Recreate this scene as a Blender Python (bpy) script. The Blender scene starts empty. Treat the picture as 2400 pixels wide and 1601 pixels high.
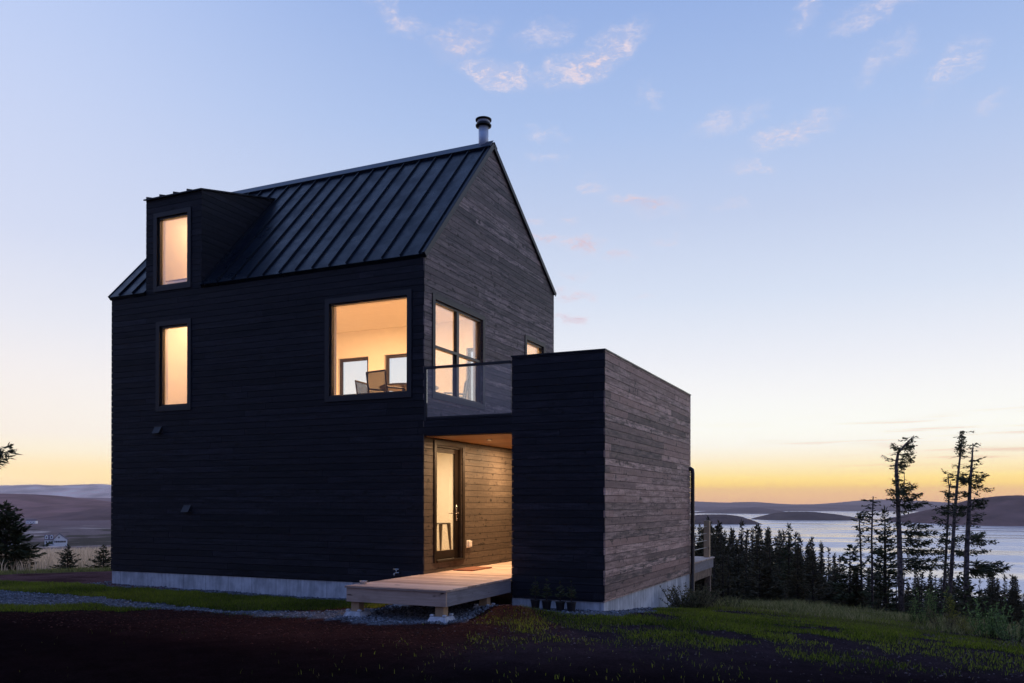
import bpy, bmesh, math, random
import numpy as np
from mathutils import Vector, Matrix, Quaternion

random.seed(7)
rng = np.random.default_rng(11)
scn = bpy.context.scene
COL = scn.collection

# ------------------------------------------------------------------ camera
CAM = np.array([7.755, -13.212, 1.7])
CR = np.array([0.91035982, 0.41381564, 0.00126538])
CU = np.array([0.00065167, -0.00449143, 0.99998970])
CF = np.array([-0.41381707, 0.91034962, 0.00435849])
FPX, CY = 1976.54, 1172.95          # focal length and principal row of the 2400 px wide photograph
cd = bpy.data.cameras.new("camera")
cd.sensor_width = 36
cd.lens = 36 * FPX / 2400
cd.shift_y = (CY - 800.5) / 2400
cd.clip_start = 0.1
cd.clip_end = 40000
cam = bpy.data.objects.new("camera", cd)
COL.objects.link(cam)
cam.matrix_world = Matrix(((CR[0], CU[0], -CF[0], CAM[0]), (CR[1], CU[1], -CF[1], CAM[1]), (CR[2], CU[2], -CF[2], CAM[2]), (0, 0, 0, 1)))
scn.camera = cam
FH = np.array([CF[0], CF[1]]) / np.hypot(CF[0], CF[1])
RH = np.array([CR[0], CR[1]]) / np.hypot(CR[0], CR[1])


def place(px, depth):
    """ground position (x, y) of something seen at photo column px, a given distance ahead"""
    p = CAM[:2] + depth * (FH + RH * (px - 1200) / FPX)
    return float(p[0]), float(p[1])


HROW = 1181.6                       # row of the true horizon


def zat(py, depth):
    return CAM[2] - (py - HROW) / FPX * depth


def lin(c):
    return tuple(((v / 255) / 12.92 if v / 255 <= 0.04045 else ((v / 255 + 0.055) / 1.055) ** 2.4) for v in c)


# ------------------------------------------------------------------ sky (after sunset)
world = bpy.data.worlds.new("World")
scn.world = world
world.use_nodes = True
wn, wl = world.node_tree.nodes, world.node_tree.links
wn.clear()


class NB:
    """tiny helper to write node graphs as expressions"""
    def __init__(s, tree):
        s.n, s.l = tree.nodes, tree.links

    def put(s, sock, v):
        if hasattr(v, "is_output"):
            s.l.new(v, sock)
        else:
            sock.default_value = v

    def math(s, op, a, b=0.0, c=None, clamp=False):
        n = s.n.new("ShaderNodeMath"); n.operation = op; n.use_clamp = clamp
        s.put(n.inputs[0], a); s.put(n.inputs[1], b)
        if c is not None: s.put(n.inputs[2], c)
        return n.outputs[0]

    def vmath(s, op, a, b=(0, 0, 0)):
        n = s.n.new("ShaderNodeVectorMath"); n.operation = op
        s.put(n.inputs[0], a)
        if op not in ("LENGTH", "NORMALIZE"): s.put(n.inputs[1], b)
        return n.outputs["Value"] if op in ("LENGTH", "DOT_PRODUCT") else n.outputs[0]

    def comb(s, x, y, z):
        n = s.n.new("ShaderNodeCombineXYZ")
        for i, v in enumerate((x, y, z)): s.put(n.inputs[i], v)
        return n.outputs[0]

    def sep(s, v):
        n = s.n.new("ShaderNodeSeparateXYZ"); s.put(n.inputs[0], v); return n.outputs

    def ramp(s, fac, stops, interp="LINEAR"):
        n = s.n.new("ShaderNodeValToRGB"); s.put(n.inputs[0], fac)
        cr = n.color_ramp; cr.interpolation = interp
        while len(cr.elements) > 1: cr.elements.remove(cr.elements[-1])
        cr.elements[0].position = stops[0][0]; cr.elements[0].color = (*stops[0][1][:3], 1)
        for p, c in stops[1:]:
            e = cr.elements.new(p); e.color = (*c[:3], 1)
        return n.outputs[0]

    def maprange(s, v, a, b, c=0.0, d=1.0, kind="SMOOTHSTEP"):
        n = s.n.new("ShaderNodeMapRange"); n.interpolation_type = kind
        for i, x in enumerate((v, a, b, c, d)): s.put(n.inputs[i], x)
        return n.outputs[0]

    def mix(s, f, a, b, mode="MIX"):
        n = s.n.new("ShaderNodeMix"); n.data_type = "RGBA"; n.blend_type = mode
        s.put(n.inputs[0], f)
        s.put(n.inputs[6], a if hasattr(a, "is_output") else (*a[:3], 1))
        s.put(n.inputs[7], b if hasattr(b, "is_output") else (*b[:3], 1))
        return n.outputs[2]

    def noise(s, vec, scale, detail=3.0, rough=0.55, dist=0.0, lac=2.0):
        n = s.n.new("ShaderNodeTexNoise")
        s.put(n.inputs["Vector"], vec); s.put(n.inputs["Scale"], scale)
        n.inputs["Detail"].default_value = detail; n.inputs["Roughness"].default_value = rough
        n.inputs["Distortion"].default_value = dist; n.inputs["Lacunarity"].default_value = lac
        return n.outputs["Fac"], n.outputs["Color"]

    def mapping(s, v, loc=(0, 0, 0), rot=(0, 0, 0), scale=(1, 1, 1), kind="POINT"):
        n = s.n.new("ShaderNodeMapping"); n.vector_type = kind
        s.put(n.inputs[0], v); n.inputs[1].default_value = loc; n.inputs[2].default_value = rot; n.inputs[3].default_value = scale
        return n.outputs[0]


W = NB(world.node_tree)
tc = wn.new("ShaderNodeTexCoord")
d = W.vmath("NORMALIZE", tc.outputs["Generated"])
dx, dy, dz = W.sep(d)
el = W.math("MULTIPLY", W.math("ARCSINE", dz), 180 / math.pi)          # degrees above the horizon
elf = W.math("DIVIDE", W.math("MAXIMUM", W.math("ADD", el, 5.0), 0.0), 95.0, clamp=True)
hor = W.vmath("NORMALIZE", W.comb(dx, dy, 0.0))
SUN = FH + RH * 0.329
SUN = SUN / np.hypot(*SUN)
cosd = W.vmath("DOT_PRODUCT", hor, (float(SUN[0]), float(SUN[1]), 0.0))


def stops(lst):
    return [((e + 5) / 95, lin(c)) for e, c in lst]


def stopl(lst):
    return [((e + (0.25 if e < 9 else 0) + 5) / 95, c) for e, c in lst]


sun_r = W.ramp(elf, stopl([(-5, (.70, .40, .25)), (-0.2, (1.35, .74, .26)), (.5, (1.54, .88, .24)), (1.2, (1.56, 1.08, .17)), (1.8, (1.34, 1.05, .43)), (2.8, (1.20, 1.06, .76)), (3.7, (1.13, 1.10, .97)),
                           (4.8, (1.10, 1.10, 1.01)), (7, (1.01, 1.01, 1.0)), (9.5, (.90, .92, .98)), (13.5, lin((220, 230, 248))), (18.5, lin((197, 211, 240))),
                           (24, lin((174, 197, 238))), (30.5, lin((152, 179, 230))), (45, lin((126, 157, 218))), (90, lin((102, 136, 206)))]))
side_r = W.ramp(elf, stopl([(-5, (.8, .5, .35)), (-0.2, (1.5, 1.1, .62)), (.9, (1.72, 1.30, .66)), (1.9, (1.36, 1.07, .60)), (2.9, (1.21, 1.07, .80)), (4, (1.10, 1.0, .88)), (8, (.97, .93, .93)),
                            (11, (.85, .86, .94)), (16, lin((216, 224, 247))), (24, lin((200, 214, 247))), (30.5, lin((184, 204, 246))), (45, lin((134, 162, 220))), (90, lin((102, 136, 206)))]))
opp_r = W.ramp(elf, stops([(-5, (70, 66, 84)), (0, (112, 108, 134)), (8, (114, 118, 160)), (20, (104, 126, 184)), (45, (98, 130, 198)), (90, (102, 136, 206))]))
f1 = W.maprange(cosd, 0.62, 0.985)
f2 = W.maprange(cosd, -0.75, 0.50)
sky = W.mix(f2, opp_r, W.mix(f1, side_r, sun_r))
# thin wisps of cloud, laid out by compass bearing and height above the horizon
az = W.math("MULTIPLY", W.math("ARCTAN2", W.vmath("DOT_PRODUCT", d, (float(RH[0]), float(RH[1]), 0.0)), W.vmath("DOT_PRODUCT", d, (float(FH[0]), float(FH[1]), 0.0))), 180 / math.pi)
ae = W.comb(az, el, 0.0)
_, wc = W.noise(W.mapping(ae, scale=(0.35, 0.6, 1)), 1.0, 4.0, 0.6)
warp = W.vmath("MULTIPLY", W.vmath("SUBTRACT", wc, (0.5, 0.5, 0.5)), (4.2, 2.6, 0.0))
aew = W.vmath("ADD", ae, warp)


def azel(px, py):
    x = (px - 1200) / FPX; y = (HROW - py) / FPX
    return math.degrees(math.atan(x)), math.degrees(math.atan(y / math.hypot(1, x)))


CLOUDS = [  # photo column, row, half width, half height, tilt, strength, pinkness
    (1165, 172, 95, 34, -14, 1.0, .2), (1390, 128, 135, 46, 22, .95, .3), (1075, 88, 75, 42, 14, .55, .5), (925, 28, 85, 30, -25, .5, .3),
    (1275, 72, 75, 36, 14, .38, .2), (1870, 310, 110, 34, 10, .75, .3), (1715, 272, 90, 34, 12, .4, .2), (1890, 20, 60, 42, 38, .55, .2), (2060, 25, 105, 26, 10, .45, .2),
    (2240, 150, 85, 46, 38, .55, .15), (2080, 130, 80, 34, 22, .3, .2), (1510, 484, 80, 28, -6, .9, .7), (1275, 566, 45, 15, 2, .8, .75), (1370, 578, 55, 20, 4, .8, .7),
    (1345, 650, 32, 13, 0, .8, .7), (1345, 688, 60, 15, 3, .7, .6), (1320, 745, 45, 15, -3, .75, .6), (1390, 438, 40, 20, -10, .5, .6), (1440, 600, 40, 12, 4, .55, .8), (1240, 520, 30, 10, 4, .5, .7), (1560, 560, 40, 10, 4, .35, .6), (1500, 700, 45, 8, 2, .3, .6), (1275, 310, 50, 12, -8, .35, .1),
    (1275, 372, 46, 12, -6, .4, .2), (1775, 388, 55, 12, -10, .4, .3), (1700, 472, 65, 11, -3, .35, .5), (1335, 516, 26, 12, 0, .4, .7), (1515, 220, 28, 22, -40, .35, .2), (2310, 232, 50, 16, 22, .3, .2)]
body = None
pink = None
for px, py, hw, hh, tilt, st, pk in CLOUDS:
    a0, e0 = azel(px, py); a1, _ = azel(px + hw, py); _, e1 = azel(px, py - hh)
    m = W.mapping(aew, loc=(a0, e0, 0), rot=(0, 0, math.radians(tilt)), scale=(1.35 * (a1 - a0), 1.35 * (e1 - e0), 1), kind="TEXTURE")
    v = W.maprange(W.vmath("LENGTH", m), 1.0, 0.05, 0.0, st)
    body = v if body is None else W.math("MAXIMUM", body, v)
    v2 = W.math("MULTIPLY", v, pk)
    pink = v2 if pink is None else W.math("MAXIMUM", pink, v2)
n1, _ = W.noise(W.mapping(aew, rot=(0, 0, -0.35), scale=(0.40, 1.1, 1)), 1.0, 9.0, 0.68, 1.2)
n2, _ = W.noise(W.mapping(ae, rot=(0, 0, -0.5), scale=(1.2, 3.2, 1)), 1.0, 6.0, 0.65, 1.0)
wisp = W.maprange(W.math("ADD", W.math("MULTIPLY", n1, 0.62), W.math("MULTIPLY", n2, 0.38)), 0.44, 0.66)
cl = W.math("MULTIPLY", W.math("MULTIPLY", body, W.math("ADD", W.math("MULTIPLY", wisp, 1.5), 0.22)), 0.95, clamp=True)
cc = W.mix(W.math("MULTIPLY", pink, 1.15, clamp=True), lin((238, 226, 236)), lin((208, 188, 206)))
sky = W.mix(cl, sky, cc)
# low streaks over the sunset on the right
ns, _ = W.noise(W.mapping(ae, scale=(0.09, 2.2, 1)), 1.0, 3.0, 0.5)
st_m = W.math("MULTIPLY", W.math("MULTIPLY", W.maprange(el, 1.5, 3.2), W.maprange(el, 6.2, 4.6)), W.maprange(az, 8.0, 26.0))
sky = W.mix(W.math("MULTIPLY", W.math("MULTIPLY", W.maprange(ns, 0.52, 0.68), st_m), 0.4), sky, lin((226, 176, 140)))
bg = wn.new("ShaderNodeBackground")
wl.new(sky, bg.inputs[0])
bg.inputs[1].default_value = 1.0
wo = wn.new("ShaderNodeOutputWorld")
wl.new(bg.outputs[0], wo.inputs[0])
world.cycles.sampling_method = "MANUAL"
world.cycles.sample_map_resolution = 1024

scn.view_settings.view_transform = "Standard"
scn.view_settings.look = "None"
scn.view_settings.exposure = 0
scn.view_settings.gamma = 1
scn.render.engine = "CYCLES"
scn.cycles.use_denoising = True
scn.cycles.max_bounces = 10
scn.cycles.diffuse_bounces = 5
scn.cycles.transparent_max_bounces = 12
scn.cycles.volume_bounces = 1
scn.cycles.caustics_reflective = False
scn.cycles.caustics_refractive = False
scn.cycles.sample_clamp_indirect = 4.0

# ------------------------------------------------------------------ materials


def material(name):
    m = bpy.data.materials.new(name); m.use_nodes = True
    t = m.node_tree; t.nodes.clear()
    b = NB(t)
    bs = t.nodes.new("ShaderNodeBsdfPrincipled")
    o = t.nodes.new("ShaderNodeOutputMaterial")
    t.links.new(bs.outputs[0], o.inputs[0])
    return m, b, bs, o


def bump(b, bs, h, strength=0.4, dist=0.01):
    n = b.n.new("ShaderNodeBump"); n.inputs["Strength"].default_value = strength; n.inputs["Distance"].default_value = dist
    b.put(n.inputs["Height"], h); b.l.new(n.outputs[0], bs.inputs["Normal"])


def plain(name, col, rough=0.6, metal=0.0, spec=0.5, var=0.12, scale=6.0):
    m, b, bs, o = material(name)
    tcn = b.n.new("ShaderNodeTexCoord")
    f, _ = b.noise(tcn.outputs["Object"], scale, 4.0)
    c = b.mix(b.maprange(f, 0.3, 0.7), tuple(v * (1 - var) for v in col), tuple(min(1, v * (1 + var)) for v in col))
    b.put(bs.inputs["Base Color"], c)
    bs.inputs["Roughness"].default_value = rough; bs.inputs["Metallic"].default_value = metal
    bs.inputs["Specular IOR Level"].default_value = spec
    return m


def attr(b, name):
    n = b.n.new("ShaderNodeAttribute"); n.attribute_name = name
    return n.outputs["Color"]


def cladding_mat(name, base, warmc, weather, rough=0.6, spec=0.35, bumps=0.5):
    """dark stained boards; each board carries a random tone; grain runs along the board (horizontal)"""
    m, b, bs, o = material(name)
    tcn = b.n.new("ShaderNodeTexCoord"); ob = tcn.outputs["Object"]
    r, g, bl = b.sep(attr(b, "tone"))
    off = b.vmath("ADD", ob, b.comb(b.math("MULTIPLY", g, 37.0), b.math("MULTIPLY", g, 23.0), b.math("MULTIPLY", r, 5.0)))
    grain, _ = b.noise(b.mapping(off, scale=(2.2, 2.2, 60)), 1.0, 5.0, 0.65, 0.4)
    saw, _ = b.noise(b.mapping(off, scale=(48, 48, 9)), 1.0, 3.0, 0.6, 0.3)
    blot, _ = b.noise(b.mapping(off, scale=(1.5, 1.5, 16)), 1.0, 5.0, 0.75)
    knots, _ = b.noise(b.mapping(off, scale=(7, 7, 13)), 1.0, 2.0, 0.5)
    c = b.mix(b.maprange(r, 0.0, 1.0, kind="LINEAR"), base, warmc)
    w = b.math("MULTIPLY", b.maprange(b.math("ADD", b.math("MULTIPLY", blot, 0.7), b.math("MULTIPLY", grain, 0.3)), 0.40, 0.62), b.math("ADD", b.math("MULTIPLY", bl, 0.85), 0.15))
    c = b.mix(w, c, weather)
    c = b.mix(b.maprange(saw, 0.3, 0.75, 0.0, 0.35), c, (0.004, 0.004, 0.005))
    c = b.mix(b.maprange(knots, 0.60, 0.72, 0.0, 0.8), c, (0.006, 0.005, 0.005))
    b.put(bs.inputs["Base Color"], c)
    b.put(bs.inputs["Roughness"], b.maprange(grain, 0.3, 0.7, rough - 0.08, rough + 0.14))
    bs.inputs["Specular IOR Level"].default_value = spec
    h = b.math("ADD", b.math("MULTIPLY", grain, 0.6), b.math("MULTIPLY", saw, 0.4))
    bump(b, bs, h, bumps, 0.004)
    return m


M = {}
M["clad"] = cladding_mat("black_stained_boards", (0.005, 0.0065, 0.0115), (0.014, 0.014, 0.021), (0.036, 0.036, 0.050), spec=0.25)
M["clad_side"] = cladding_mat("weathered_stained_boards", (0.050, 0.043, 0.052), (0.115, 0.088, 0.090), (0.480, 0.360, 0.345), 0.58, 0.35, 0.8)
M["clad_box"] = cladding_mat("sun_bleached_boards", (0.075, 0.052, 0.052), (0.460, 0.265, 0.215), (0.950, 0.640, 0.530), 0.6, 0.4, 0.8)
M["clad_lit"] = cladding_mat("porch_boards_lit", (0.075, 0.060, 0.048), (0.090, 0.070, 0.054), (0.140, 0.110, 0.085), 0.6, 0.25, 0.5)  # same stained boards, lamplight brightness put into their colour
M["trim"] = plain("black_painted_trim", (0.011, 0.012, 0.017), 0.5)
M["sheath"] = plain("dark_sheathing", (0.008, 0.008, 0.009), 0.9)
M["frame"] = plain("bronze_window_frame", (0.030, 0.024, 0.020), 0.35)
M["roof"] = plain("dark_metal_roofing", (0.003, 0.0075, 0.016), 0.34, 0.0, 0.3, 0.15, 1.5)
_m = M["roof"]; _b = NB(_m.node_tree); _bs = [n for n in _m.node_tree.nodes if n.type == "BSDF_PRINCIPLED"][0]; _tc = _b.n.new("ShaderNodeTexCoord")
_w, _ = _b.noise(_b.mapping(_tc.outputs["Object"], scale=(2.2, .7, .7)), 1.0, 3.0); bump(_b, _bs, _w, 0.35, 0.03)
_r, _ = _b.noise(_tc.outputs["Object"], 2.3, 5.0, 0.7); _b.put(_bs.inputs["Roughness"], _b.maprange(_r, 0.35, 0.65, 0.26, 0.46))
M["cap"] = plain("ridge_metal", (0.03, 0.045, 0.07), 0.35, 0.3)
M["steel"] = plain("galvanised_flue", (0.62, 0.70, 0.82), 0.4, 0.15, 0.5, 0.08)
M["darksteel"] = plain("dark_flue_cap", (0.03, 0.028, 0.03), 0.4, 0.6)
M["blackmetal"] = plain("black_downspout_metal", (0.008, 0.007, 0.007), 0.25, 0.0, 0.6)
M["white"] = plain("warm_white_paint", (0.86, 0.83, 0.78), 0.7, 0, 0.2, 0.02)
M["ceil"] = plain("ceiling_paint", (0.86, 0.82, 0.76), 0.8, 0, 0.2, 0.02)
M["oak"] = plain("oak_floor", (0.50, 0.38, 0.26), 0.4)
M["chrome"] = plain("door_hardware", (0.55, 0.52, 0.48), 0.25, 0.9)
M["plastic"] = plain("white_plastic", (0.72, 0.68, 0.62), 0.4)
M["darkwood"] = plain("dark_table_wood", (0.045, 0.032, 0.024), 0.4)
M["chairframe"] = plain("brown_chair_frame", (0.028, 0.022, 0.018), 0.4)
M["pot"] = plain("black_nursery_pot", (0.012, 0.012, 0.013), 0.45)
M["soilmix"] = plain("potting_soil", (0.03, 0.02, 0.015), 0.95)
M["cedar"] = plain("weathered_post", (0.20, 0.14, 0.10), 0.75, 0, 0.3, 0.35, 9)
M["cottage"] = plain("white_cottage_wall", (0.92, 0.92, 0.94), 0.7)
M["shingle"] = plain("purple_grey_shingles", (0.12, 0.09, 0.13), 0.8)
M["darkglass"] = plain("dark_window_glass", (0.02, 0.025, 0.035), 0.15)
M["porcelain"] = plain("pale_dish", (0.55, 0.52, 0.50), 0.25)
M["coir"] = None
M["doorframe"] = plain("dark_door_frame", (0.014, 0.009, 0.006), 0.5, 0, 0.2)
M["cable"] = plain("steel_cable", (.5, .45, .38), .4)


def lumber(name, c0, c1, knot=(0.05, 0.03, 0.02), axis="x", rough=0.7):
    m, b, bs, o = material(name)
    tcn = b.n.new("ShaderNodeTexCoord")
    r, g, bl = b.sep(attr(b, "tone"))
    off = b.vmath("ADD", tcn.outputs["Object"], b.comb(b.math("MULTIPLY", g, 31.0), b.math("MULTIPLY", r, 17.0), 0.0))
    sc = (3, 45, 45) if axis == "x" else ((45, 3, 45) if axis == "y" else (45, 45, 3))
    grain, _ = b.noise(b.mapping(off, scale=sc), 1.0, 4.0, 0.6, 0.5)
    kn, _ = b.noise(b.mapping(off, scale=tuple(v ** 0.5 * 2.2 for v in sc)), 1.0, 1.0)
    big, _ = b.noise(off, 1.7, 4.0, 0.6)
    c = b.mix(b.maprange(b.math("ADD", b.math("MULTIPLY", grain, 0.6), b.math("MULTIPLY", r, 0.4)), 0.25, 0.75), c0, c1)
    c = b.mix(b.maprange(big, 0.52, 0.72, 0.0, 0.4), c, tuple(v * 0.5 for v in c0))
    c = b.mix(b.maprange(kn, 0.72, 0.78, 0.0, 0.85), c, knot)
    b.put(bs.inputs["Base Color"], c)
    bs.inputs["Roughness"].default_value = rough; bs.inputs["Specular IOR Level"].default_value = 0.3
    bump(b, bs, grain, 0.4, 0.003)
    return m


M["deck"] = lumber("pale_deck_boards", (0.40, 0.28, 0.22), (0.70, 0.54, 0.44), axis="x")
M["rim"] = lumber("spruce_rim_board", (0.46, 0.32, 0.24), (0.66, 0.49, 0.39), axis="x")
M["rimside"] = lumber("stained_rim_board", (0.22, 0.20, 0.21), (0.38, 0.36, 0.38), axis="y")
M["post"] = lumber("new_deck_post", (0.46, 0.30, 0.17), (0.62, 0.43, 0.26), axis="z")
M["soffit"] = lumber("cedar_soffit", (0.30, 0.15, 0.06), (0.44, 0.24, 0.10), axis="x", rough=0.45)

m, b, bs, o = material("cast_concrete")
tcn = b.n.new("ShaderNodeTexCoord"); ob = tcn.outputs["Object"]
f1_, _ = b.noise(ob, 2.2, 6.0, 0.65)
f2_, _ = b.noise(b.mapping(ob, scale=(14, 14, 2.0)), 1.0, 4.0, 0.6)
sx, sy, sz = b.sep(ob)
seam = b.math("ABSOLUTE", b.math("SUBTRACT", b.math("FRACT", b.math("MULTIPLY", b.math("ADD", sx, sy), 1.64)), 0.5))
c = b.mix(b.maprange(b.math("ADD", b.math("MULTIPLY", f1_, 0.6), b.math("MULTIPLY", f2_, 0.4)), 0.35, 0.65), (0.34, 0.35, 0.37), (0.68, 0.69, 0.71))
c = b.mix(b.maprange(seam, 0.012, 0.004, 0.0, 0.7), c, (0.13, 0.13, 0.14))
b.put(bs.inputs["Base Color"], c); bs.inputs["Roughness"].default_value = 0.85
bump(b, bs, f1_, 0.3, 0.01)
M["concrete"] = m

m, b, bs, o = material("coir_doormat")
tcn = b.n.new("ShaderNodeTexCoord")
sx, sy, sz = b.sep(tcn.outputs["Object"])
band = b.math("GREATER_THAN", b.math("FRACT", b.math("MULTIPLY", sy, 9.0)), 0.5)
b.put(bs.inputs["Base Color"], b.mix(band, (0.30, 0.09, 0.04), (0.16, 0.10, 0.07))); bs.inputs["Roughness"].default_value = 0.95
M["coir"] = m


def glass_mat(name, tint=(1, 1, 1), refl=1.0, rough=0.0, haze=0.0):
    m = bpy.data.materials.new(name); m.use_nodes = True
    t = m.node_tree; t.nodes.clear(); b = NB(t)
    tr = t.nodes.new("ShaderNodeBsdfTransparent"); tr.inputs[0].default_value = (*tint, 1)
    gl = t.nodes.new("ShaderNodeBsdfGlossy"); gl.inputs["Roughness"].default_value = rough; gl.inputs[0].default_value = (1, 1, 1, 1)
    fr = t.nodes.new("ShaderNodeFresnel"); fr.inputs[0].default_value = 1.5
    mx = t.nodes.new("ShaderNodeMixShader")
    b.put(mx.inputs[0], b.math("MULTIPLY", fr.outputs[0], refl, clamp=True))
    t.links.new(tr.outputs[0], mx.inputs[1]); t.links.new(gl.outputs[0], mx.inputs[2])
    last = mx.outputs[0]
    if haze:
        df = t.nodes.new("ShaderNodeBsdfDiffuse"); df.inputs[0].default_value = (0.8, 0.8, 0.8, 1)
        m2 = t.nodes.new("ShaderNodeMixShader"); m2.inputs[0].default_value = haze
        t.links.new(last, m2.inputs[1]); t.links.new(df.outputs[0], m2.inputs[2]); last = m2.outputs[0]
    oo = t.nodes.new("ShaderNodeOutputMaterial"); t.links.new(last, oo.inputs[0])
    return m


M["glass"] = glass_mat("window_glass", (0.98, 0.985, 0.98), 0.5)
M["railglass"] = glass_mat("balustrade_glass", (0.95, 0.96, 0.96), 1.1, 0.0, 0.06)

m = bpy.data.materials.new("lamp_glow"); m.use_nodes = True
m.node_tree.nodes.clear()
e = m.node_tree.nodes.new("ShaderNodeEmission"); e.inputs[0].default_value = (1, 0.62, 0.30, 1); e.inputs[1].default_value = 2.0
oo = m.node_tree.nodes.new("ShaderNodeOutputMaterial"); m.node_tree.links.new(e.outputs[0], oo.inputs[0])
M["glow"] = m


def foliage_mat(name, c0, c1, rough=0.7):
    m, b, bs, o = material(name)
    r, g, bl = b.sep(attr(b, "tone"))
    b.put(bs.inputs["Base Color"], b.mix(r, c0, c1))
    bs.inputs["Roughness"].default_value = rough; bs.inputs["Specular IOR Level"].default_value = 0.2
    return m


M["needles"] = foliage_mat("spruce_needles", (0.030, 0.040, 0.016), (0.115, 0.120, 0.050))
M["needles_far"] = foliage_mat("dark_spruce_needles", (0.026, 0.025, 0.011), (0.135, 0.108, 0.050))
M["bark"] = plain("grey_bark", (0.13, 0.105, 0.10), 0.9, 0, 0.2, 0.6, 14)
M["darkbark"] = plain("dark_bark", (0.05, 0.04, 0.035), 0.9, 0, 0.2, 0.4, 14)
M["grass"] = None
m, b, bs, o = material("grass_blades")
b.put(bs.inputs["Base Color"], attr(b, "tone")); bs.inputs["Roughness"].default_value = 0.6; bs.inputs["Specular IOR Level"].default_value = 0.15
tl = b.n.new("ShaderNodeBsdfTranslucent"); b.put(tl.inputs[0], attr(b, "tone")); mx = b.n.new("ShaderNodeMixShader"); mx.inputs[0].default_value = 0.5
b.l.new(bs.outputs[0], mx.inputs[1]); b.l.new(tl.outputs[0], mx.inputs[2]); b.l.new(mx.outputs[0], o.inputs[0])
M["blade"] = m
m, b, bs, o = material("loose_stone")
b.put(bs.inputs["Base Color"], attr(b, "tone")); bs.inputs["Roughness"].default_value = 0.8; bs.inputs["Specular IOR Level"].default_value = 0.12
M["stone"] = m

# ------------------------------------------------------------------ mesh helpers


class MB:
    def __init__(s):
        s.v, s.f, s.t = [], [], []

    def prism(s, q, tone=None):
        """q: eight corners, first four one face, last four the opposite"""
        n = len(s.v); s.v += [tuple(p) for p in q]
        fs = [(0, 1, 2, 3), (4, 7, 6, 5), (0, 4, 5, 1), (1, 5, 6, 2), (2, 6, 7, 3), (3, 7, 4, 0)]
        s.f += [tuple(n + i for i in f) for f in fs]
        t = tone or (random.random(), random.random(), random.random())
        s.t += [t] * 6

    def box(s, x0, x1, y0, y1, z0, z1, tone=None):
        s.prism([(x0, y0, z0), (x1, y0, z0), (x1, y1, z0), (x0, y1, z0), (x0, y0, z1), (x1, y0, z1), (x1, y1, z1), (x0, y1, z1)], tone)

    def poly(s, pts, ext):
        """extrude a planar polygon by the vector ext"""
        n = len(s.v); k = len(pts); ext = Vector(ext)
        s.v += [tuple(p) for p in pts] + [tuple(Vector(p) + ext) for p in pts]
        s.f += [tuple(range(n, n + k)), tuple(range(n + 2 * k - 1, n + k - 1, -1))]
        s.f += [(n + i, n + (i + 1) % k, n + k + (i + 1) % k, n + k + i) for i in range(k)]
        t = (random.random(), random.random(), random.random()); s.t += [t] * (k + 2)

    def tube(s, pts, rad, seg=10, cap=True):
        pts = [Vector(p) for p in pts]
        rad = rad if isinstance(rad, (list, tuple)) else [rad] * len(pts)
        n = len(s.v); prev = None
        t = (random.random(), random.random(), random.random())
        for i, p in enumerate(pts):
            dr = (pts[min(i + 1, len(pts) - 1)] - pts[max(i - 1, 0)])
            dr = dr.normalized() if dr.length > 1e-9 else Vector((0, 0, 1))
            if prev is None:
                a = dr.orthogonal().normalized()
            else:
                a = (prev - dr * prev.dot(dr))
                a = a.normalized() if a.length > 1e-6 else dr.orthogonal().normalized()
            prev = a; bb = dr.cross(a)
            for k in range(seg):
                w = 2 * math.pi * k / seg
                s.v.append(tuple(p + (a * math.cos(w) + bb * math.sin(w)) * rad[i]))
        for i in range(len(pts) - 1):
            for k in range(seg):
                a0 = n + i * seg + k; a1 = n + i * seg + (k + 1) % seg
                s.f.append((a0, a1, a1 + seg, a0 + seg)); s.t.append(t)
        if cap:
            s.f.append(tuple(n + k for k in range(seg))[::-1]); s.t.append(t)
            m0 = n + (len(pts) - 1) * seg
            s.f.append(tuple(m0 + k for k in range(seg))); s.t.append(t)

    def lathe(s, c, prof, seg=24):
        """prof: list of (radius, z) about the vertical axis at c"""
        n = len(s.v); t = (random.random(),) * 3
        for r, z in prof:
            for k in range(seg):
                w = 2 * math.pi * k / seg
                s.v.append((c[0] + r * math.cos(w), c[1] + r * math.sin(w), z))
        for i in range(len(prof) - 1):
            for k in range(seg):
                a0 = n + i * seg + k; a1 = n + i * seg + (k + 1) % seg
                s.f.append((a0, a1, a1 + seg, a0 + seg)); s.t.append(t)
        s.f.append(tuple(n + k for k in range(seg))[::-1]); s.t.append(t)
        m0 = n + (len(prof) - 1) * seg
        s.f.append(tuple(m0 + k for k in range(seg))); s.t.append(t)

    def build(s, name, mat, parent=None, label=None, bevel=0.0, smooth=False, recalc=True):
        me = bpy.data.meshes.new(name)
        off = Vector((0, 0, 0)); p = parent
        while p is not None:
            off += Vector(p.location); p = p.parent
        me.from_pydata([tuple(Vector(v) - off) for v in s.v], [], s.f)
        a = me.attributes.new("tone", "FLOAT_COLOR", "FACE")
        a.data.foreach_set("color", np.array([(*t, 1.0) for t in s.t], dtype=np.float32).ravel())
        if recalc:
            bm = bmesh.new(); bm.from_mesh(me); bmesh.ops.recalc_face_normals(bm, faces=bm.faces); bm.to_mesh(me); bm.free()
        if smooth:
            me.shade_smooth() if hasattr(me, "shade_smooth") else None
        me.materials.append(mat)
        o = bpy.data.objects.new(name, me); COL.objects.link(o)
        if parent is not None: o.parent = parent
        if label: o["label"] = label
        if bevel:
            md = o.modifiers.new("bevel", "BEVEL"); md.width = bevel; md.segments = 2; md.limit_method = "ANGLE"
        if smooth:
            try:
                md = None
                for pl in me.polygons: pl.use_smooth = len(pl.vertices) == 4
            except Exception:
                pass
        return o


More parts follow.
